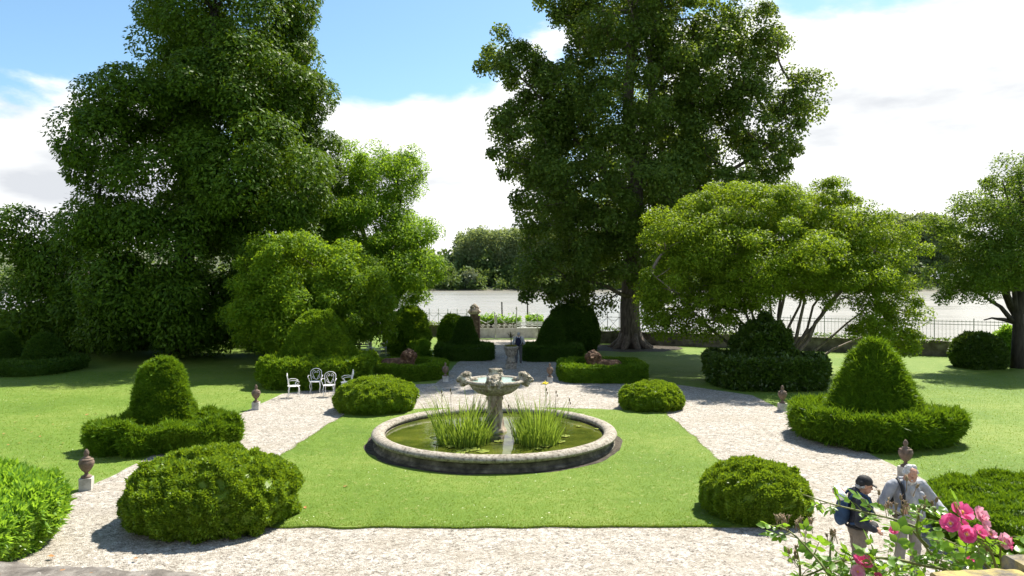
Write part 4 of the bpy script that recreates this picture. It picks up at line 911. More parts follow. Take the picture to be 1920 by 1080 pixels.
for (x0, x1, nme) in ((-2.2, -1.0, 0), (-.98, 2.15, 1)):
    lf = MB(); cx = (x0+x1)/2; w = x1-x0
    lf.box((cx, 0, .42), (w, .05, .72)); lf.box((cx, 0, .80), (w, .08, .05)); lf.box((cx, 0, .06), (w, .08, .06))
    for x in (x0+.03, x1-.03): lf.box((x, 0, .4), (.06, .09, .79))
    pn = lf.build('leaf_panel', M['gate_paint'], gt)
    sc = MB()
    sc.box((cx, 0, 1.0), (w, .03, .03)); 
    for x in np.arange(x0+.22, x1-.1, .42): sc.tube([(x+.13*math.cos(t)*(1-.08*t), 0, .98-.02*0+.13*math.sin(t)*(1-.08*t)) for t in np.linspace(0, 9, 26)], .022, 5)
    for x in np.linspace(x0, x1, 6 if nme else 3): sc.tube([(x, 0, .8), (x, 0, 1.15+.55*(abs(x+.99)/3.2 if False else math.exp(-abs(x+1.0)*1.2)))], .02, 5)
    d = -1 if nme == 0 else 1
    sc.tube([(-1.0+d*.05, 0, 1.78), (-1.0+d*.35, 0, 1.52), (-1.0+d*.8, 0, 1.15), (-1.0+d*1.0, 0, .85)] if nme else [(-1.05, 0, 1.7), (-1.3, 0, 1.4), (-1.7, 0, 1.2), (-2.2, 0, 1.45)], .02, 5)
    if nme: sc.tube([(2.15, 0, 1.75), (1.8, 0, 1.45), (1.3, 0, 1.05), (1.05, 0, .85)], .02, 5); sc.tube([(-.3, 0, 1.25), (.2, 0, 1.5), (.6, 0, 1.9)], .014, 5); sc.tube([(1.5, 0, 1.25), (1.1, 0, 1.5), (.62, 0, 1.9)], .014, 5)
    sc.build('scrollwork', M['gate_paint'], gt)
for x, h in ((-2.23, 1.55), (-1.06, 1.95), (-.92, 1.75), (.6, 2.35), (2.18, 1.8)):
    mb = MB(); mb.box((x, 0, h/2), (.07, .07, h)); mb.ball((x, 0, h+.05), (.05, .05, .09), 8)
    if h > 2: mb.ball((x, 0, h-.06), (.11, .05, .05), 8)
    mb.build('post', M['gate_paint'], gt)
M['iron'] = solid('weathered_grey_iron', [(.3, (.10, .10, .095)), (.7, (.24, .24, .23))], 8, .7)
M['iron_pale'] = solid('pale_galvanised_iron', [(.3, (.30, .30, .29)), (.7, (.48, .48, .47))], 8, .6)
def fence(x0, x1, kind, label, mat):
    a = np.array([x0, wall_y(x0), 0]); b = np.array([x1, wall_y(x1), 0]); L_ = np.linalg.norm(b-a); root = empty('iron_fence', (a+b)/2+[0, 0, .9], WA, label, 'fence', 'iron fence on the river wall')
    if kind == 'bars':
        mb = MB()
        for x in np.arange(-L_/2, L_/2, .2): mb.box((x, 0, .62), (.016, .016, 1.26))
        mb.build('bars', mat, root)
        for z in (.98, 1.16, .1): mb = MB(); mb.box((0, 0.02, z), (L_, .02, .035)); mb.build('rail', mat, root)
        for x in np.arange(-L_/2, L_/2, 2.0): mb = MB(); mb.box((x, .03, .65), (.045, .045, 1.4)); mb.build('post', mat, root)
    else:
        for z in (.95,): mb = MB(); mb.box((0, 0, z), (L_, .02, .03)); mb.build('rail', mat, root)
        st = .86; mb = MB()
        for x in np.arange(-L_/2, L_/2-.1, st):
            mb.tube([(x, 0, .06), (x+st*.5, 0, .5), (x+st, 0, .95)], .014, 5); mb.tube([(x+st, 0, .06), (x+st*.5, 0, .5), (x, 0, .95)], .014, 5)
            mb.tube([(x, 0, .95), (x+st*.25, 0, .75), (x+st*.5, 0, .7), (x+st*.75, 0, .75), (x+st, 0, .95)], .012, 5)
            mb.tube([(x+st/2+.1*math.cos(t), 0, .16+.1*math.sin(t)) for t in np.linspace(0, 2*PI, 12)], .012, 5)
        mb.build('scrollwork', mat, root)
        for x in np.arange(-L_/2, L_/2, st): mb = MB(); mb.box((x, 0, .6), (.035, .035, 1.25)); mb.ball((x, 0, 1.26), (.035, .035, .07), 6); mb.build('post', mat, root)
fence(2.95, 14, 'cross', 'ornate iron fence with crossed arcs on the wall behind the tulip tree', M['iron'])
fence(14.3, 50, 'bars', 'plain barred iron fence with double rail on the right stretch of wall', M['iron_pale'])
fence(-16, -3.4, 'cross', 'ornate iron fence with crossed arcs left of the gate pillar', M['iron_pale'])
# landing beyond the gate: benches, planters, posts
for i, (px, lb) in enumerate([(985, 'white slatted bench on the river landing seen through the gate'), (1018, 'second white bench on the landing, cut by the right path bell')]):
    c = at(px, 612, 58); bn2 = empty('white_bench', (c[0], 58, 0), PI, lb, 'bench', 'white benches on the landing')
    mb = MB(); mb.box((0, -.0, .62), (1.4, .45, .05)); mb.build('seat', M['white_iron'], bn2)
    mb = MB()
    for k in range(3): mb.box((0, -.24, .8+.13*k), (1.4, .03, .08))
    mb.build('backrest', M['white_iron'], bn2)
    for sx in (-1, 1): mb = MB(); mb.box((sx*.6, 0, .3), (.06, .42, .6)); mb.build('leg', M['white_iron'], bn2)
for i, (px, w) in enumerate([(910, 1.5), (948, 2.6), (1002, 1.4)]):
    lb = ['wooden planter box with bright leaves behind the left gate leaf', 'long dark planter box with green leaves behind the gate', 'planter box of bright leaves between the white benches'][i]
    c = at(px, 610, 60); pb = empty('planter_box', (c[0], 60, 0), 0, lb, 'planter', 'planters on the landing'); mb = MB(); mb.box((0, 0, .45), (w, .5, .9)); mb.build('box', M['grey_wood'], pb)
    r = np.random.default_rng(50+i); n = 900; P = np.c_[r.uniform(-w/2, w/2, n), r.normal(0, .16, n), .9+np.abs(r.normal(0, .28, n))]
    V, Q = leaf_quads(P, unit(r.normal(size=P.shape)+[0, 0, .6]), unit(r.normal(size=P.shape)), .2, .1)
    tag(mesh_np('leafy_plant', V, Q, M['laurel'], None, loc=(c[0], 60, 0)), 'bright leafy plants growing in the '+['planter behind the left gate leaf', 'long dark planter behind the gate', 'planter between the white benches'][i], 'plant', 'plants on the landing')
for px, lb in ((941, 'dark mooring post in the river behind the gate, left of the finial'), (989, 'dark thin mooring post by the water, right of the gate finial')):
    c = at(px, 570, 66); mb = MB(); mb.tube([(0, 0, -2), (.03, 0, 1.2), (0, 0, 3.0)], [.07, .07, .06], 8); mb.ball((0, 0, 3.0), .08, 8); tag(mb.build('mooring_post', M['bark_dark'], None, True, (c[0], 66, -.6)), lb, 'post', 'mooring posts')
# old stone hut by the water, mostly behind the chestnut
ht = empty('stone_hut', (-35.6, 58.0, 0), .3, 'narrow grey stone tower by the river, half hidden by the chestnut', 'building'); M['hutstone'] = solid('pale_hut_stone', [(.3, (.16, .15, .13)), (.5, (.26, .25, .22)), (.7, (.36, .34, .31))], 2.5, .9, .9, 6)
mb = MB(); mb.box((0, 0, 2.2), (2.6, 2.6, 4.4)); mb.build('wall', M['hutstone'], ht)
mb = MB(); mb.box((-.3, 0, 4.5), (3.6, 3.2, .2)); mb.box((-.3, 0, 4.9), (3.4, 3.0, .6), 0, 0, .75); mb.build('roof', M['grey_wood'], ht)
mb = MB(); mb.box((-2.02, -1.4, 3.9), (.12, .12, 1.8)); mb.build('bracket', M['grey_wood'], ht)
# leaf litter
M['dead_leaf'] = solid('fallen_leaf', [(.3, (.22, .09, .03)), (.55, (.40, .20, .07)), (.75, (.5, .36, .16))], 3, .8)
r = np.random.default_rng(14); n = 0
spots = [(30, 793), (70, 782), (100, 797), (35, 833), (15, 836), (60, 812), (163, 779), (180, 777), (75, 820), (117, 833), (8, 815), (48, 806), (572, 957), (648, 917), (254, 1054), (95, 1050), (390, 905)]
lm = MB(); lm.add([(-.05, -.03, .004), (.05, -.035, .012), (.07, .03, .004), (-.04, .04, .016)], [(0, 1, 2, 3)])
l0 = None
for i, (px, py) in enumerate(spots):
    if i == 0: l0 = lm.build('fallen_leaf', M['dead_leaf']); o = l0
    else: o = l0.copy(); COL.objects.link(o)
    p = gd(px, py); o.location = (p[0], p[1], .03 if i < 12 else .06); o.rotation_euler = (r.uniform(-.2, .2), r.uniform(-.2, .2), r.uniform(0, 6)); s = r.uniform(.5, 1.0); o.scale = (s, s, s)
    tag(o, 'dry brown leaf fallen on the sunny left lawn' if i < 12 else 'dry brown leaf lying on the gravel or lawn near the large box dome', 'leaf', 'fallen leaves on the left lawn' if i < 12 else 'fallen leaves near the large box dome')
so2, _ = poly_sheet('bark_soil', [(7.9+3.4*math.cos(a), 47.3+2.6*math.sin(a)) for a in np.linspace(0, 2*PI, 30, False)], .012, M['soil'], .4, .25, 31); tag(so2, 'bare brown soil under the tulip tree', kind='structure')
# ------------------------------------------------------------------ people
def cloth(name, a, b, sc=9, rough=.85, bump=.35):
    return solid(name, [(.35, a), (.65, b)], sc, rough, bump, 22)
M['skin'] = solid('weathered_skin', [(.35, (.42, .22, .15)), (.65, (.52, .30, .21))], 14, .55)
M['eye'] = solid('dark_eye', [(.3, (.03, .02, .02)), (.7, (.05, .035, .03))], 9, .4)
M['lip'] = solid('lip', [(.3, (.34, .14, .11)), (.7, (.4, .17, .14))], 9, .5)
M['white_hair'] = solid('white_hair', [(.3, (.34, .33, .32)), (.5, (.55, .54, .53)), (.7, (.72, .71, .7))], 30, .7, .9, 60, coord=(1, 1, .35))
M['grey_hair'] = solid('grey_hair', [(.3, (.25, .25, .25)), (.7, (.45, .45, .45))], 30, .7, .6, 60)
M['shirt_grey'] = cloth('blue_grey_shirt', (.25, .26, .29), (.36, .37, .40))
M['tee'] = cloth('beige_tee', (.40, .38, .35), (.5, .48, .45))
M['trouser_beige'] = cloth('stone_trousers', (.22, .205, .18), (.30, .28, .25))
M['trouser_brown'] = cloth('brown_trousers', (.15, .125, .10), (.22, .185, .15))
M['jacket_navy'] = cloth('dark_navy_jacket', (.012, .014, .022), (.03, .034, .05), 9, .6, .6)
M['black'] = cloth('black_fabric', (.012, .012, .013), (.03, .03, .032), 9, .75)
M['navy_bag'] = cloth('navy_backpack', (.009, .011, .03), (.018, .021, .05))
M['blue_bag'] = cloth('blue_backpack', (.02, .045, .10), (.035, .075, .15))
M['white_plastic'] = solid('white_bottle', [(.3, (.6, .63, .68)), (.7, (.75, .77, .8))], 5, .4)
M['red_strap'] = solid('red_strap', [(.3, (.5, .03, .04)), (.7, (.6, .05, .06))], 5, .6)
M['shoe'] = cloth('brown_shoe', (.05, .035, .025), (.09, .07, .05))
M['greytrouser'] = cloth('dark_grey_trousers', (.06, .06, .065), (.10, .10, .105))
M['shirt_pale'] = cloth('pale_grey_shirt', (.38, .39, .40), (.5, .5, .51))
def rotx(a): c, s = math.cos(a), math.sin(a); return np.array([[1, 0, 0], [0, c, -s], [0, s, c]])
def rotz(a): c, s = math.cos(a), math.sin(a); return np.array([[c, -s, 0], [s, c, 0], [0, 0, 1]])
def head(m, c, R, sk, eye, lip, beard=None):
    q = lambda p: np.array(c)+R@np.array(p, float)
    m.ball(q((0, .01, .03)), (.078, .096, .095), sk, R); m.ball(q((0, -.035, -.05)), (.060, .066, .075), sk, R)
    m.cap(q((0, -.092, .005)), q((0, -.112, -.028)), .010, .015, sk); m.cap(q((-.042, -.080, .03)), q((.042, -.080, .03)), .013, .013, sk)
    for s in (-1, 1):
        m.ball(q((s*.079, .012, -.008)), (.013, .026, .034), sk, R); m.ball(q((s*.031, -.086, .008)), (.014, .009, .008), eye, R); m.ball(q((s*.036, -.066, -.03)), (.025, .024, .024), sk, R)
    m.cap(q((-.02, -.094, -.062)), q((.02, -.094, -.062)), .0075, .0075, lip)
    if beard is not None:
        m.ball(q((0, -.06, -.10)), (.05, .045, .04), beard, R); m.cap(q((-.06, -.03, -.06)), q((-.035, -.075, -.10)), .022, .022, beard); m.cap(q((.06, -.03, -.06)), q((.035, -.075, -.10)), .022, .022, beard)
        m.cap(q((-.03, -.094, -.045)), q((.03, -.094, -.045)), .010, .010, beard)
    m.cap(q((0, .03, -.06)), q((0, .04, -.12)), .052, .056, sk)
def hand(m, w, d, up, sk, curl=.6, thumb=1):
    """w wrist, d pointing direction, up = back of the hand"""
    w = np.array(w, float); d = unit(np.array(d, float)); up = unit(np.array(up, float)-d*np.dot(up, d)); s = np.cross(d, up)
    m.cap(w, w+d*.03, .026, .028, sk)
    for k, (o, L_) in enumerate([(-.030, .072), (-.010, .082), (.010, .078), (.030, .062)]):
        a = w+d*.035+s*o*.7; b = w+d*.088+s*o; m.cap(a, b, .017, .0135, sk)
        c_ = b+(d*math.cos(curl)-up*math.sin(curl))*L_*.5+s*o*.12; e = c_+(d*math.cos(curl*1.9)-up*math.sin(curl*1.9))*L_*.5
        m.cap(b, c_, .0115, .010, sk); m.cap(c_, e, .010, .0085, sk)
    a = w+d*.025-s*thumb*.03; b = w+d*.06-s*thumb*.058-up*.012; e = w+d*.092-s*thumb*.062-up*.022
    m.cap(a, b, .016, .0125, sk); m.cap(b, e, .0125, .010, sk)
wr = lambda V: SN(21, .16)(V)*.0045+SN(22, .07)(V)*.0015
def man_white(m):
    T, K, SH, TEE, SHO = 1, 2, 0, 4, 3
    for s in (-1, 1):
        m.cap((s*.10, 0, .90), (s*.12, -.02, .50), .105, .078, T); m.cap((s*.12, -.02, .50), (s*.125, .03, .10), .078, .062, T); m.ball((s*.13, -.05, .045), (.052, .135, .05), SHO); m.cap((s*.128, .03, .12), (s*.128, .03, .05), .05, .05, SHO)
    m.ball((0, .01, .93), (.19, .145, .14), T)
    m.ball((0, .0, 1.26), (.205, .145, .24), SH); m.ball((0, -.03, 1.07), (.205, .165, .19), SH); m.ball((0, -.055, 1.06), (.10, .155, .26), TEE); m.ball((0, -.06, 1.33), (.06, .1, .1), TEE)
    m.cap((-.20, .02, 1.415), (.20, .02, 1.415), .085, .085, SH); m.ball((0, .04, 1.42), (.15, .10, .09), SH)
    # open shirt fronts hanging
    m.cap((.15, -.10, 1.3), (.19, -.09, .80), .045, .04, SH); m.cap((-.15, -.10, 1.3), (-.18, -.09, .82), .045, .035, SH)
    m.cap((-.07, -.06, 1.475), (-.10, -.13, 1.37), .028, .02, SH); m.cap((.07, -.06, 1.475), (.10, -.13, 1.37), .028, .02, SH); m.cap((-.08, .05, 1.50), (.08, .05, 1.50), .032, .032, SH)
    # arms: viewer's right arm bent away from the body, viewer's left hand near the chest
    m.cap((.23, .02, 1.40), (.45, .06, 1.17), .088, .07, SH); m.cap((.45, .06, 1.17), (.46, -.17, 1.06), .07, .052, SH)
    hand(m, (.458, -.19, 1.045), (-.12, -.55, -.85), (.6, -.5, .3), K, .5, 1)
    m.cap((-.23, .02, 1.40), (-.38, .03, 1.15), .086, .07, SH); m.cap((-.38, .03, 1.15), (-.27, -.22, 1.10), .068, .050, SH)
    hand(m, (-.262, -.24, 1.10), (.35, -.55, .5), (-.7, -.6, .1), K, .7, -1)
    head(m, (0, -.085, 1.60), rotx(.42), K, 6, 7, 5)
    m.cap((0, .02, 1.44), (0, -.05, 1.53), .06, .055, K)
def hair_white(m):
    R = rotx(.42); q = lambda p: np.array((0, -.085, 1.60))+R@np.array(p, float)
    m.ball(q((0, .034, .05)), (.086, .098, .078), 0, R); m.ball(q((0, .07, -.01)), (.085, .06, .08), 0, R)
    for (x, y, z, r_) in [(-.066, .0, .055, .03), (.066, .0, .055, .03), (-.08, .03, .0, .034), (.08, .03, .0, .034), (.03, .03, .095, .05), (-.035, .04, .09, .05), (.085, -.01, .03, .025), (-.085, -.01, .03, .025)]: m.ball(q((x, y, z)), r_)
pw = empty('person', (5.93, 10.72, 0.01), .08, 'white haired bearded man in an open blue grey shirt looking down at his hands', 'person', 'two men talking on the gravel')
remesh('body', man_white, [M['shirt_grey'], M['trouser_beige'], M['skin'], M['shoe'], M['tee'], M['white_hair'], M['eye'], M['lip']], pw, .0085, 2, wr)
remesh('hair', hair_white, [M['white_hair']], pw, .009, 1, lambda V: SN(31, .03)(V)*.0035)
bw = empty('backpack', (5.93, 10.72, .01), .08, 'dark backpack worn by the white haired man, strap over one shoulder', 'backpack')
mb = MB(); mb.tube([(-.14, .20, 1.2), (-.155, .13, 1.44), (-.15, .0, 1.505), (-.15, -.085, 1.44), (-.155, -.158, 1.30), (-.17, -.165, 1.14), (-.19, -.10, 1.0), (-.19, .05, .95)], .024, 8); mb.build('strap', M['black'], bw, True)
def bagw(m): m.ball((0, .27, 1.2), (.17, .12, .24)); m.ball((0, .33, 1.12), (.13, .1, .13))
remesh('bag', bagw, [M['black']], bw, .016, 3)

def man_cap(m):                           # local: faces -Y, later turned to face +X
    T, K, J, SHO, SH = 1, 2, 0, 3, 4
    for s in (-1, 1):
        m.cap((s*.095, .02, .84), (s*.105, .0, .47), .10, .075, T); m.cap((s*.105, .0, .47), (s*.11, .04, .10), .075, .06, T); m.ball((s*.115, -.03, .045), (.05, .13, .05), SHO); m.cap((s*.112, .04, .12), (s*.112, .04, .05), .05, .05, SHO)
    m.ball((0, .02, .86), (.18, .14, .13), T)
    m.ball((0, .01, 1.02), (.18, .15, .17), J); m.ball((0, .0, 1.18), (.195, .145, .22), J); m.cap((-.17, .02, 1.32), (.17, .02, 1.32), .085, .085, J); m.ball((0, .03, 1.35), (.13, .10, .08), J)
    m.ball((0, -.075, 1.15), (.07, .095, .2), SH); m.cap((0, -.04, 1.36), (0, -.1, 1.25), .045, .05, SH); m.cap((.08, -.11, 1.33), (.11, -.145, 1.10), .035, .035, J); m.cap((-.08, -.11, 1.33), (-.11, -.145, 1.10), .035, .035, J)
    m.cap((-.07, .04, 1.42), (.07, .04, 1.42), .042, .042, J)
    for s in (-1, 1):
        m.cap((s*.22, .02, 1.31), (s*.29, .06, 1.04), .078, .066, J); m.cap((s*.29, .06, 1.04), (s*.20, -.15, .93), .064, .048, J)
        hand(m, (s*.19, -.17, .92), (-s*.45, -.75, -.1), (s*.5, -.2, .8), K, .8, s)
    head(m, (0, -.075, 1.50), rotx(.22)@rotz(.0), K, 6, 7, None)
    m.cap((0, .02, 1.37), (0, -.04, 1.44), .058, .054, K)
def cap_hat(m):
    R = rotx(.22); q = lambda p: np.array((0, -.075, 1.50))+R@np.array(p, float)
    m.ball(q((0, .012, .065)), (.094, .112, .085), 0, R); m.cap(q((-.06, .06, .03)), q((.06, .06, .03)), .05, .05); m.cap(q((0, .08, .03)), q((0, .0, .04)), .055, .07)
    for k in range(-4, 5): a = k*.16; m.cap(q((math.sin(a)*.085, -.07, .045)), q((math.sin(a)*.10, -.165+abs(k)*.006, .022)), .010, .008)
pc = empty('person', (5.06, 10.42, 0.01), PI/2-.22, 'man in a black cap and dark jacket leaning towards the white haired man', 'person', 'two men talking on the gravel')
remesh('body', man_cap, [M['jacket_navy'], M['trouser_brown'], M['skin'], M['shoe'], M['shirt_grey'], M['grey_hair'], M['eye'], M['lip']], pc, .0085, 2, wr)
remesh('cap', cap_hat, [M['black']], pc, .008, 2)
mb = MB(); R = rotx(.22); q = lambda p: np.array((0, -.075, 1.50))+R@np.array(p, float)
for (x, y, z, r_) in [(-.075, .04, -.01, .03), (.075, .04, -.01, .03), (-.05, .08, -.03, .035), (.05, .08, -.03, .035), (0, .09, -.03, .035)]: mb.ball(q((x, y, z)), r_, 10)
mb.build('hair', M['grey_hair'], pc, True)
bb = empty('backpack', (5.06, 10.42, .01), PI/2-.22, 'blue backpack with a white roll and red trim worn by the man in the cap', 'backpack')
def bagc(m): m.ball((0, .22, 1.12), (.15, .10, .2)); m.ball((0, .26, 1.02), (.12, .08, .12))
remesh('bag', bagc, [M['blue_bag']], bb, .014, 3)
mb = MB(); mb.cap((-.15, .27, 1.37), (.15, .27, 1.37), .065, .065, 14); mb.build('roll', M['white_plastic'], bb, True)
for sx in (-.05, .09): mb = MB(); mb.tube([(sx, .27+.066*math.cos(t), 1.37+.066*math.sin(t)) for t in np.linspace(0, 2*PI, 14)], .006, 6); mb.build('trim', M['red_strap'], bb, True)
for s in (-1, 1):
    mb = MB(); mb.tube([(s*.12, .20, 1.28), (s*.135, .10, 1.40), (s*.14, .0, 1.412), (s*.145, -.08, 1.37), (s*.16, -.135, 1.25), (s*.19, -.13, 1.10), (s*.2, .0, 1.0), (s*.17, .16, .98)], .019, 8); mb.build('strap', M['blue_bag'], bb, True)
pch = empty('waist_bag', (5.06, 10.42, .01), PI/2-.22, 'black waist bag worn in front by the man in the cap', 'bag')
def pouch(m): m.ball((0, -.19, .90), (.13, .075, .075)); m.ball((.0, -.2, .93), (.11, .06, .05))
remesh('pouch', pouch, [M['black']], pch, .014, 2)
mb = MB(); mb.tube([(.19*math.cos(t), .015+.165*math.sin(t), .92) for t in np.linspace(0, 2*PI, 28)], .018, 6); mb.build('belt', M['black'], pch, True)

def man_far(m):
    for s in (-1, 1):
        m.cap((s*.10, 0, .86), (s*.11, -.01+s*.04, .48), .105, .078, 1); m.cap((s*.11, -.01+s*.04, .48), (s*.115, .03+s*.05, .09), .075, .06, 1); m.ball((s*.115, -.02+s*.05, .045), (.05, .13, .045), 3)
        m.cap((s*.21, .01, 1.34), (s*.31, .02, 1.08), .075, .06, 0); m.cap((s*.31, .02, 1.08), (s*.25, -.18, 1.0), .058, .042, 0); hand(m, (s*.245, -.2, .995), (-s*.3, -.8, 0), (s*.2, 0, 1), 2, .6, s)
    m.ball((0, .0, .92), (.18, .14, .13), 1); m.ball((0, 0, 1.18), (.195, .14, .26), 0); m.cap((-.17, .01, 1.36), (.17, .01, 1.36), .08, .08, 0)
    head(m, (0, -.04, 1.54), rotx(.2), 2, 4, 4); m.cap((0, .0, 1.40), (0, -.02, 1.48), .056, .052, 2)
pf = empty('person', (.36, 38.6, .01), PI-.1, 'man seen from behind walking to the gate in pale shirt and dark trousers', 'person')
remesh('body', man_far, [M['shirt_pale'], M['greytrouser'], M['skin'], M['shoe'], M['eye']], pf, .012, 2, wr)
def hair_far(m): m.ball((0, -.02, 1.585), (.086, .10, .085)); m.ball((0, .03, 1.55), (.08, .06, .08))
remesh('hair', hair_far, [M['grey_hair']], pf, .012, 1)
bf = empty('backpack', (.36, 38.6, .01), PI-.1, 'navy backpack on the back of the man by the planter', 'backpack')
def bagf(m): m.ball((0, .22, 1.18), (.16, .11, .23)); m.ball((0, .28, 1.08), (.12, .08, .12))
remesh('bag', bagf, [M['navy_bag']], bf, .016, 3)
for s in (-1, 1): mb = MB(); mb.tube([(s*.11, .17, 1.34), (s*.12, .08, 1.43), (s*.13, -.04, 1.42), (s*.14, -.12, 1.3), (s*.19, -.08, 1.1), (s*.17, .1, 1.02)], .02, 7); mb.build('strap', M['navy_bag'], bf, True)
# ------------------------------------------------------------------ terrace and roses
M['lichen_stone'] = None
def lichen(name, yellow):
    m, nt, out = nm(name)
    b = nd(nt, 'ShaderNodeBsdfPrincipled', Roughness=.9); b.inputs['Specular IOR Level'].default_value = .15
    g = nt.nodes.new('ShaderNodeNewGeometry'); vec = g.outputs['Position']
    col = ramp(nt, noise(nt, 14, 7, .68, vec), [(.3, (.045, .04, .035)), (.5, (.135, .12, .105)), (.68, (.25, .23, .205))])
    f = noise(nt, 11, 5, .62, vec, .4)
    if yellow: col = mixc(nt, ramp(nt, f, [(.40, (0, 0, 0)), (.6, (.9, .9, .9))]), col, (.42, .34, .12))
    else: col = mixc(nt, ramp(nt, f, [(.60, (0, 0, 0)), (.66, (.95, .95, .95))]), col, (.46, .20, .045))
    w = noise(nt, 17, 4, .6, vec, .6)
    col = mixc(nt, ramp(nt, w, [(.64, (0, 0, 0)), (.70, (.85, .85, .85))]), col, (.48, .45, .41))
    nt.links.new(col, b.inputs['Base Color'])
    bp = nd(nt, 'ShaderNodeBump', Strength=.8, Distance=.006); nt.links.new(noise(nt, 70, 6, .7, vec), bp.inputs['Height']); nt.links.new(bp.outputs[0], b.inputs['Normal'])
    nt.links.new(b.outputs[0], out.inputs[0]); return m
M['coping'] = lichen('lichened_coping', False); M['coping_y'] = lichen('yellow_lichened_block', True)
tw = empty('terrace_wall', (0, 1.7, 0), 0, 'lichen covered stone terrace parapet along the bottom of the photo', 'wall')
mb = MB(); mb.box((0, -.05, 1.74), (14, .36, 3.48)); mb.build('masonry', M['wallstone'], tw)
def coping(x0, x1, y0, y1, z, depth, h, mat, seed, rnd=.05):
    n = 40; t = np.linspace(0, 1, n); V = []
    prof = [(0, -h), (0, -rnd), (-rnd*.3, -rnd*.3), (-rnd, 0), (-depth+rnd, 0), (-depth, -rnd), (-depth, -h)]
    for (dy, dz) in prof:
        P = np.c_[x0+(x1-x0)*t, y0+(y1-y0)*t+dy, np.full(n, z+dz)]; P = P+SN(seed, .16)(P)[:, None]*np.array([0, .004, .004])+SN(seed+1, .05)(P)[:, None]*np.array([0, .0015, .002]); V.append(P)
    V = np.concatenate(V); k = np.arange(n-1); m = len(prof); Q = np.concatenate([np.stack([i*n+k, (i+1)*n+k, (i+1)*n+k+1, i*n+k+1], 1) for i in range(m-1)]+[np.stack([(m-1)*n+k, k, k+1, (m-1)*n+k+1], 1)])
    V = V-np.array([0, 1.7, 0])
    return mesh_np('coping', V, [Q, np.array([[i*n for i in range(m)], [i*n+n-1 for i in range(m)][::-1]])], mat, tw, None, False)
coping(-6.5, -1.55, 2.045, 2.035, 3.726, .5, .2, M['coping'], 1); coping(-1.54, -.55, 2.035, 1.885, 3.724, .5, .2, M['coping'], 2); coping(-.54, 1.12, 1.91, 1.80, 3.69, .5, .2, M['coping'], 3)
coping(1.155, 1.40, 1.985, 1.985, 3.70, .5, .21, M['coping_y'], 4, .015); coping(1.41, 6.5, 2.06, 2.06, 3.715, .5, .22, M['coping_y'], 5, .015)
tf = MB(); tf.box((0, -1.9, 2.9), (14, 6.9, .2)); o = tf.build('terrace_floor', M['coping']); tag(o, 'stone terrace floor the photograph was taken from', kind='structure')

M['rose_leaf'] = leafmat('glossy_rose_leaves', (.06, .15, .012), (.15, .29, .03), .4, rough=.35, spec=.45, nsc=9)
M['rose_cane'] = solid('green_rose_cane', [(.3, (.10, .13, .03)), (.7, (.22, .22, .07))], 20, .6)
M['petal'] = leafmat('pink_petals', (.62, .028, .20), (.78, .12, .36), .38, (.95, .25, .45), rough=.6, spec=.2, nsc=25)
M['petal_pale'] = leafmat('pale_pink_petals', (.72, .2, .34), (.85, .45, .55), .3, (.95, .55, .65), rough=.6, spec=.2, nsc=25)
M['stamen'] = solid('yellow_stamens', [(.3, (.7, .38, .04)), (.7, (.8, .6, .12))], 40, .7)
M['bud'] = solid('spent_buds', [(.3, (.14, .12, .05)), (.55, (.24, .17, .10)), (.75, (.35, .16, .13))], 30, .7)
rb = empty('rose_bush', (1.25, 2.35, 0), 0, 'pink climbing rose sprawling over the parapet at the lower right', 'rose bush')
RB = np.array([1.25, 2.35, 0.0]); r = np.random.default_rng(55)
canes = [  # photo points with distance
 [(1900, 1200, 2.3), (1868, 1085, 2.3), (1815, 1036, 2.33), (1755, 1005, 2.36), (1690, 978, 2.42), (1620, 960, 2.48), (1560, 945, 2.54), (1505, 927, 2.6)],
 [(1880, 1200, 2.2), (1800, 1085, 2.2), (1730, 1060, 2.2), (1650, 1046, 2.22), (1580, 1052, 2.26), (1530, 1072, 2.28), (1485, 1090, 2.3)],
 [(1640, 1250, 2.2), (1560, 1090, 2.2), (1520, 1035, 2.25), (1485, 1000, 2.3), (1455, 985, 2.34)],
 [(1850, 1180, 2.25), (1770, 1072, 2.28), (1735, 1025, 2.3), (1700, 980, 2.32), (1688, 955, 2.33)],
 [(1890, 1180, 2.15), (1862, 1045, 2.15), (1832, 1010, 2.15), (1800, 978, 2.15)],
 [(1900, 1180, 2.2), (1878, 1060, 2.2), (1876, 1030, 2.2), (1880, 1010, 2.2)],
 [(1600, 1250, 2.25), (1600, 1120, 2.25), (1590, 1085, 2.25), (1610, 1065, 2.22)],
 [(1560, 1200, 2.3), (1556, 1080, 2.3), (1557, 1030, 2.32), (1560, 1005, 2.33)],
 [(1500, 1150, 2.3), (1500, 1070, 2.3), (1497, 1045, 2.32), (1493, 1030, 2.33)],
 [(1740, 1025, 2.3), (1720, 1000, 2.28), (1722, 965, 2.27), (1728, 945, 2.26)]]
cp = []
def spline(P, m=40):
    P = np.array([at(*p) for p in P]); t = np.linspace(0, len(P)-1, m); i = np.clip(t.astype(int), 0, len(P)-2); f = (t-i)[:, None]
    g = np.gradient(P, axis=0); a, b, ga, gb = P[i], P[i+1], g[i], g[i+1]
    return (2*f**3-3*f**2+1)*a+(f**3-2*f**2+f)*ga+(-2*f**3+3*f**2)*b+(f**3-f**2)*gb
for k, c in enumerate(canes):
    P = spline(c); cp.append(P); mb = MB(); mb.tube(P-RB, np.linspace(.0062 if k < 2 else .0045, .0022, len(P)), 6); mb.build('cane', M['rose_cane'], rb, True)
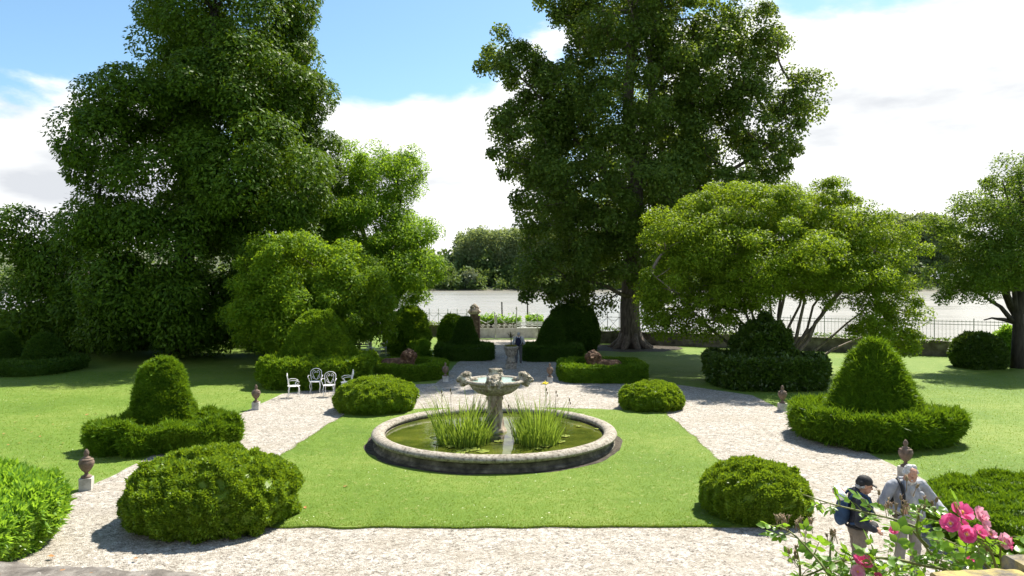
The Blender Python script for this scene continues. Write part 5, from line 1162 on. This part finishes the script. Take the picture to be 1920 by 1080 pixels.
# the old stems from the soil up the wall
for k, x in enumerate((1.0, 1.45)):
    mb = MB(); mb.tube([(x-RB[0]+.1, -.1, 0), (x-RB[0]-.05, .0, 1.2), (x-RB[0]+.08, -.05, 2.4), (cp[k][0]-RB)], [.03, .025, .018, .008], 7); mb.build('cane', M['rose_cane'], rb, True)
LVs = []; LFs = []; nv = 0
def leaflet(b, d, n, L_, w):
    global nv
    s = unit(np.cross(n, d)); pts = [b, b+d*L_*.2+s*w*.38, b+d*L_*.48+s*w*.5, b+d*L_*.78+s*w*.24-n*L_*.05, b+d*L_-n*L_*.1, b+d*L_*.78-s*w*.24-n*L_*.05, b+d*L_*.48-s*w*.5, b+d*L_*.2-s*w*.38]
    mid = [b+d*L_*.25-n*w*.12, b+d*L_*.55-n*w*.14, b+d*L_*.82-n*(w*.08+L_*.05)]
    LVs.extend(pts+mid); o = nv
    LFs.extend([(o, o+1, o+8, o), (o+1, o+2, o+9, o+8), (o+2, o+3, o+10, o+9), (o+3, o+4, o+10, o+3), (o, o+8, o+7, o), (o+8, o+9, o+6, o+7), (o+9, o+10, o+5, o+6), (o+10, o+4, o+5, o+10)]); nv += 11
tw_ = MB()
def compound(p, d, n, sc):
    d = unit(d); n = unit(n-d*np.dot(n, d)); s = np.cross(n, d); L_ = .085*sc; e = p+d*L_-n*.012; tw_.tube([p-RB, p+d*L_*.5-RB, e-RB], .0014, 4)
    leaflet(e, unit(d-n*.25), unit(n+r.normal(0, .2, 3)), .05*sc, .034*sc)
    for t, k in ((.95, 1.0), (.5, .85)):
        for sg in (-1, 1): leaflet(p+d*L_*t-n*.006, unit(s*sg+d*.55-n*.2), unit(n+r.normal(0, .25, 3)), .044*sc*k, .03*sc*k)
for k, P in enumerate(cp):
    step = 2 if k < 2 else 4
    for i in range(10 if k not in (4, 5) else 14, len(P)-1, step):
        if k in (7, 8) and i > 20: continue
        t = unit(P[min(i+1, len(P)-1)]-P[i-1])
        for q in range(2 if k < 2 and r.random() < .35 else 1):
            d = unit(r.normal(size=3)*np.array([1, .8, .7])+t*.4+np.array([0, -.1, .2])); compound(P[i], d, np.array([.1, -.15, 1.0])+r.normal(0, .3, 3), r.uniform(.5, .9))
# a thick tuft low at the right where the bush leaves the wall
for i in range(85):
    p = at(r.uniform(1640, 1905), r.uniform(1035, 1130), r.uniform(2.15, 2.6)); compound(p, r.normal(size=3)+[0, 0, .4], np.array([0, -.4, 1.0])+r.normal(0, .4, 3), r.uniform(.5, .95))
for i in range(16):
    p = at(r.uniform(1470, 1640), r.uniform(1050, 1120), r.uniform(2.2, 2.5)); compound(p, r.normal(size=3)+[0, 0, .4], np.array([0, -.4, 1.0])+r.normal(0, .4, 3), r.uniform(.5, .8))
Q4 = np.array([f for f in LFs if f[0] != f[3]]); Q3 = np.array([f[:3] for f in LFs if f[0] == f[3]])
mesh_np('foliage', np.array(LVs)-RB, [Q3, Q4], M['rose_leaf'], rb, None, True)
o = tw_.build('leaf_stalks', M['rose_cane'], rb); o['kind'] = 'stuff'
def flower(px, py, d, R_, tilt, pale=False, half=False):
    R_ = R_*.88
    c = at(px, py, d)-RB; V = []; Fq = []; mi = []
    ax = unit(np.array(tilt, float)); u = unit(np.cross(ax, [.3, .9, .2])); v = np.cross(ax, u)
    for ring_, (n, rr, cup) in enumerate([(5, 1.0, .25), (4, .72, .6)]):
        for i in range(n):
            a = i*2*PI/n+ring_*.6+r.normal(0, .1); d0 = math.cos(a)*u+math.sin(a)*v; s = -math.sin(a)*u+math.cos(a)*v; k = len(V)
            for (t, w, h) in [(.08, .10, 0), (.38, .40, .10), (.72, .62, .26), (1.0, .46, .24)]:
                for q in (-1, 0, 1): V.append(c+d0*R_*rr*t*(1-.08*abs(q))+s*R_*rr*w*q*.95+ax*R_*(cup*t*t*.9+h*.35+.06*abs(q)*t+r.normal(0, .06)))
            for j in range(3):
                for q in range(2): Fq.append((k+j*3+q, k+j*3+q+1, k+(j+1)*3+q+1, k+(j+1)*3+q)); mi.append(1 if (j == 0 or pale) else 0)
    k = len(V); mb = MB(); mb.ball(c+ax*R_*.12, R_*.17, 8)
    Vb = np.concatenate(mb.V); allV = np.concatenate([np.array(V), Vb]); F4 = np.array(mb.F[4])+k; F8 = np.array(mb.F[8])+k
    mesh_np('flower', allV, [np.concatenate([np.array(Fq), F4]), F8], [M['petal'], M['petal_pale'], M['stamen']], rb, np.array(mi+[2]*(len(F4)+len(F8))), True)
for f in [(1803, 962, 2.15, .038, (.1, -.6, .9)), (1782, 982, 2.13, .032, (-.5, -.7, .6)), (1835, 966, 2.16, .032, (.5, -.8, .5), True), (1843, 980, 2.15, .028, (.6, -.8, .3), True), (1800, 985, 2.17, .026, (0, -.5, .9)), (1812, 1002, 2.14, .03, (-.2, -.9, .4)), (1835, 998, 2.18, .026, (.2, -.8, .6)), (1858, 1003, 2.2, .02, (0, -.6, .9), True), (1880, 1014, 2.19, .029, (.3, -.9, .3), True), (1889, 1018, 2.2, .026, (.8, -.6, .2)),
          (1676, 995, 2.36, .017, (-.4, -.6, .7)), (1617, 1056, 2.2, .034, (.1, -.4, 1.0)), (1608, 1072, 2.19, .024, (-.3, -.9, .4), True), (1646, 1080, 2.2, .014, (0, -.5, .8)), (1819, 1050, 2.2, .013, (0, -.6, .8))]: flower(*f)
def bud(px, py, d, s, top=None):
    c = at(px, py, d)-RB; mb = MB(); j = r.normal(0, .25, 2); ax = unit(np.array([j[0], j[1], 1.0])); mb.tube([c-ax*.02*s-np.array([0, 0, .012]), c], .0013, 4)
    mb.tube([c, c+ax*.006*s, c+ax*.012*s, c+ax*.020*s], [.0025*s, .0055*s, .0048*s, .0012*s], 7)
    for q in range(3): a = r.uniform(0, 6.28); mb.tube([c+ax*.008*s, c+ax*.02*s+np.array([math.cos(a), math.sin(a), .2])*.010*s], [.0016, .0006], 4)
    mb.build('bud', M['bud'], rb, True)
for (cx, cy, d, n, sp) in [(1700, 945, 2.3, 10, 42), (1725, 945, 2.28, 7, 30), (1672, 955, 2.36, 5, 24), (1466, 975, 2.33, 8, 12), (1497, 985, 2.33, 6, 10), (1560, 1005, 2.33, 7, 12), (1492, 1040, 2.33, 7, 14), (1515, 985, 2.33, 4, 10), (1848, 1020, 2.2, 8, 22)]:
    for i in range(n): bud(cx+r.normal(0, sp*.6), cy+r.normal(0, sp*.45), d+r.normal(0, .02), r.uniform(.6, 1.05))
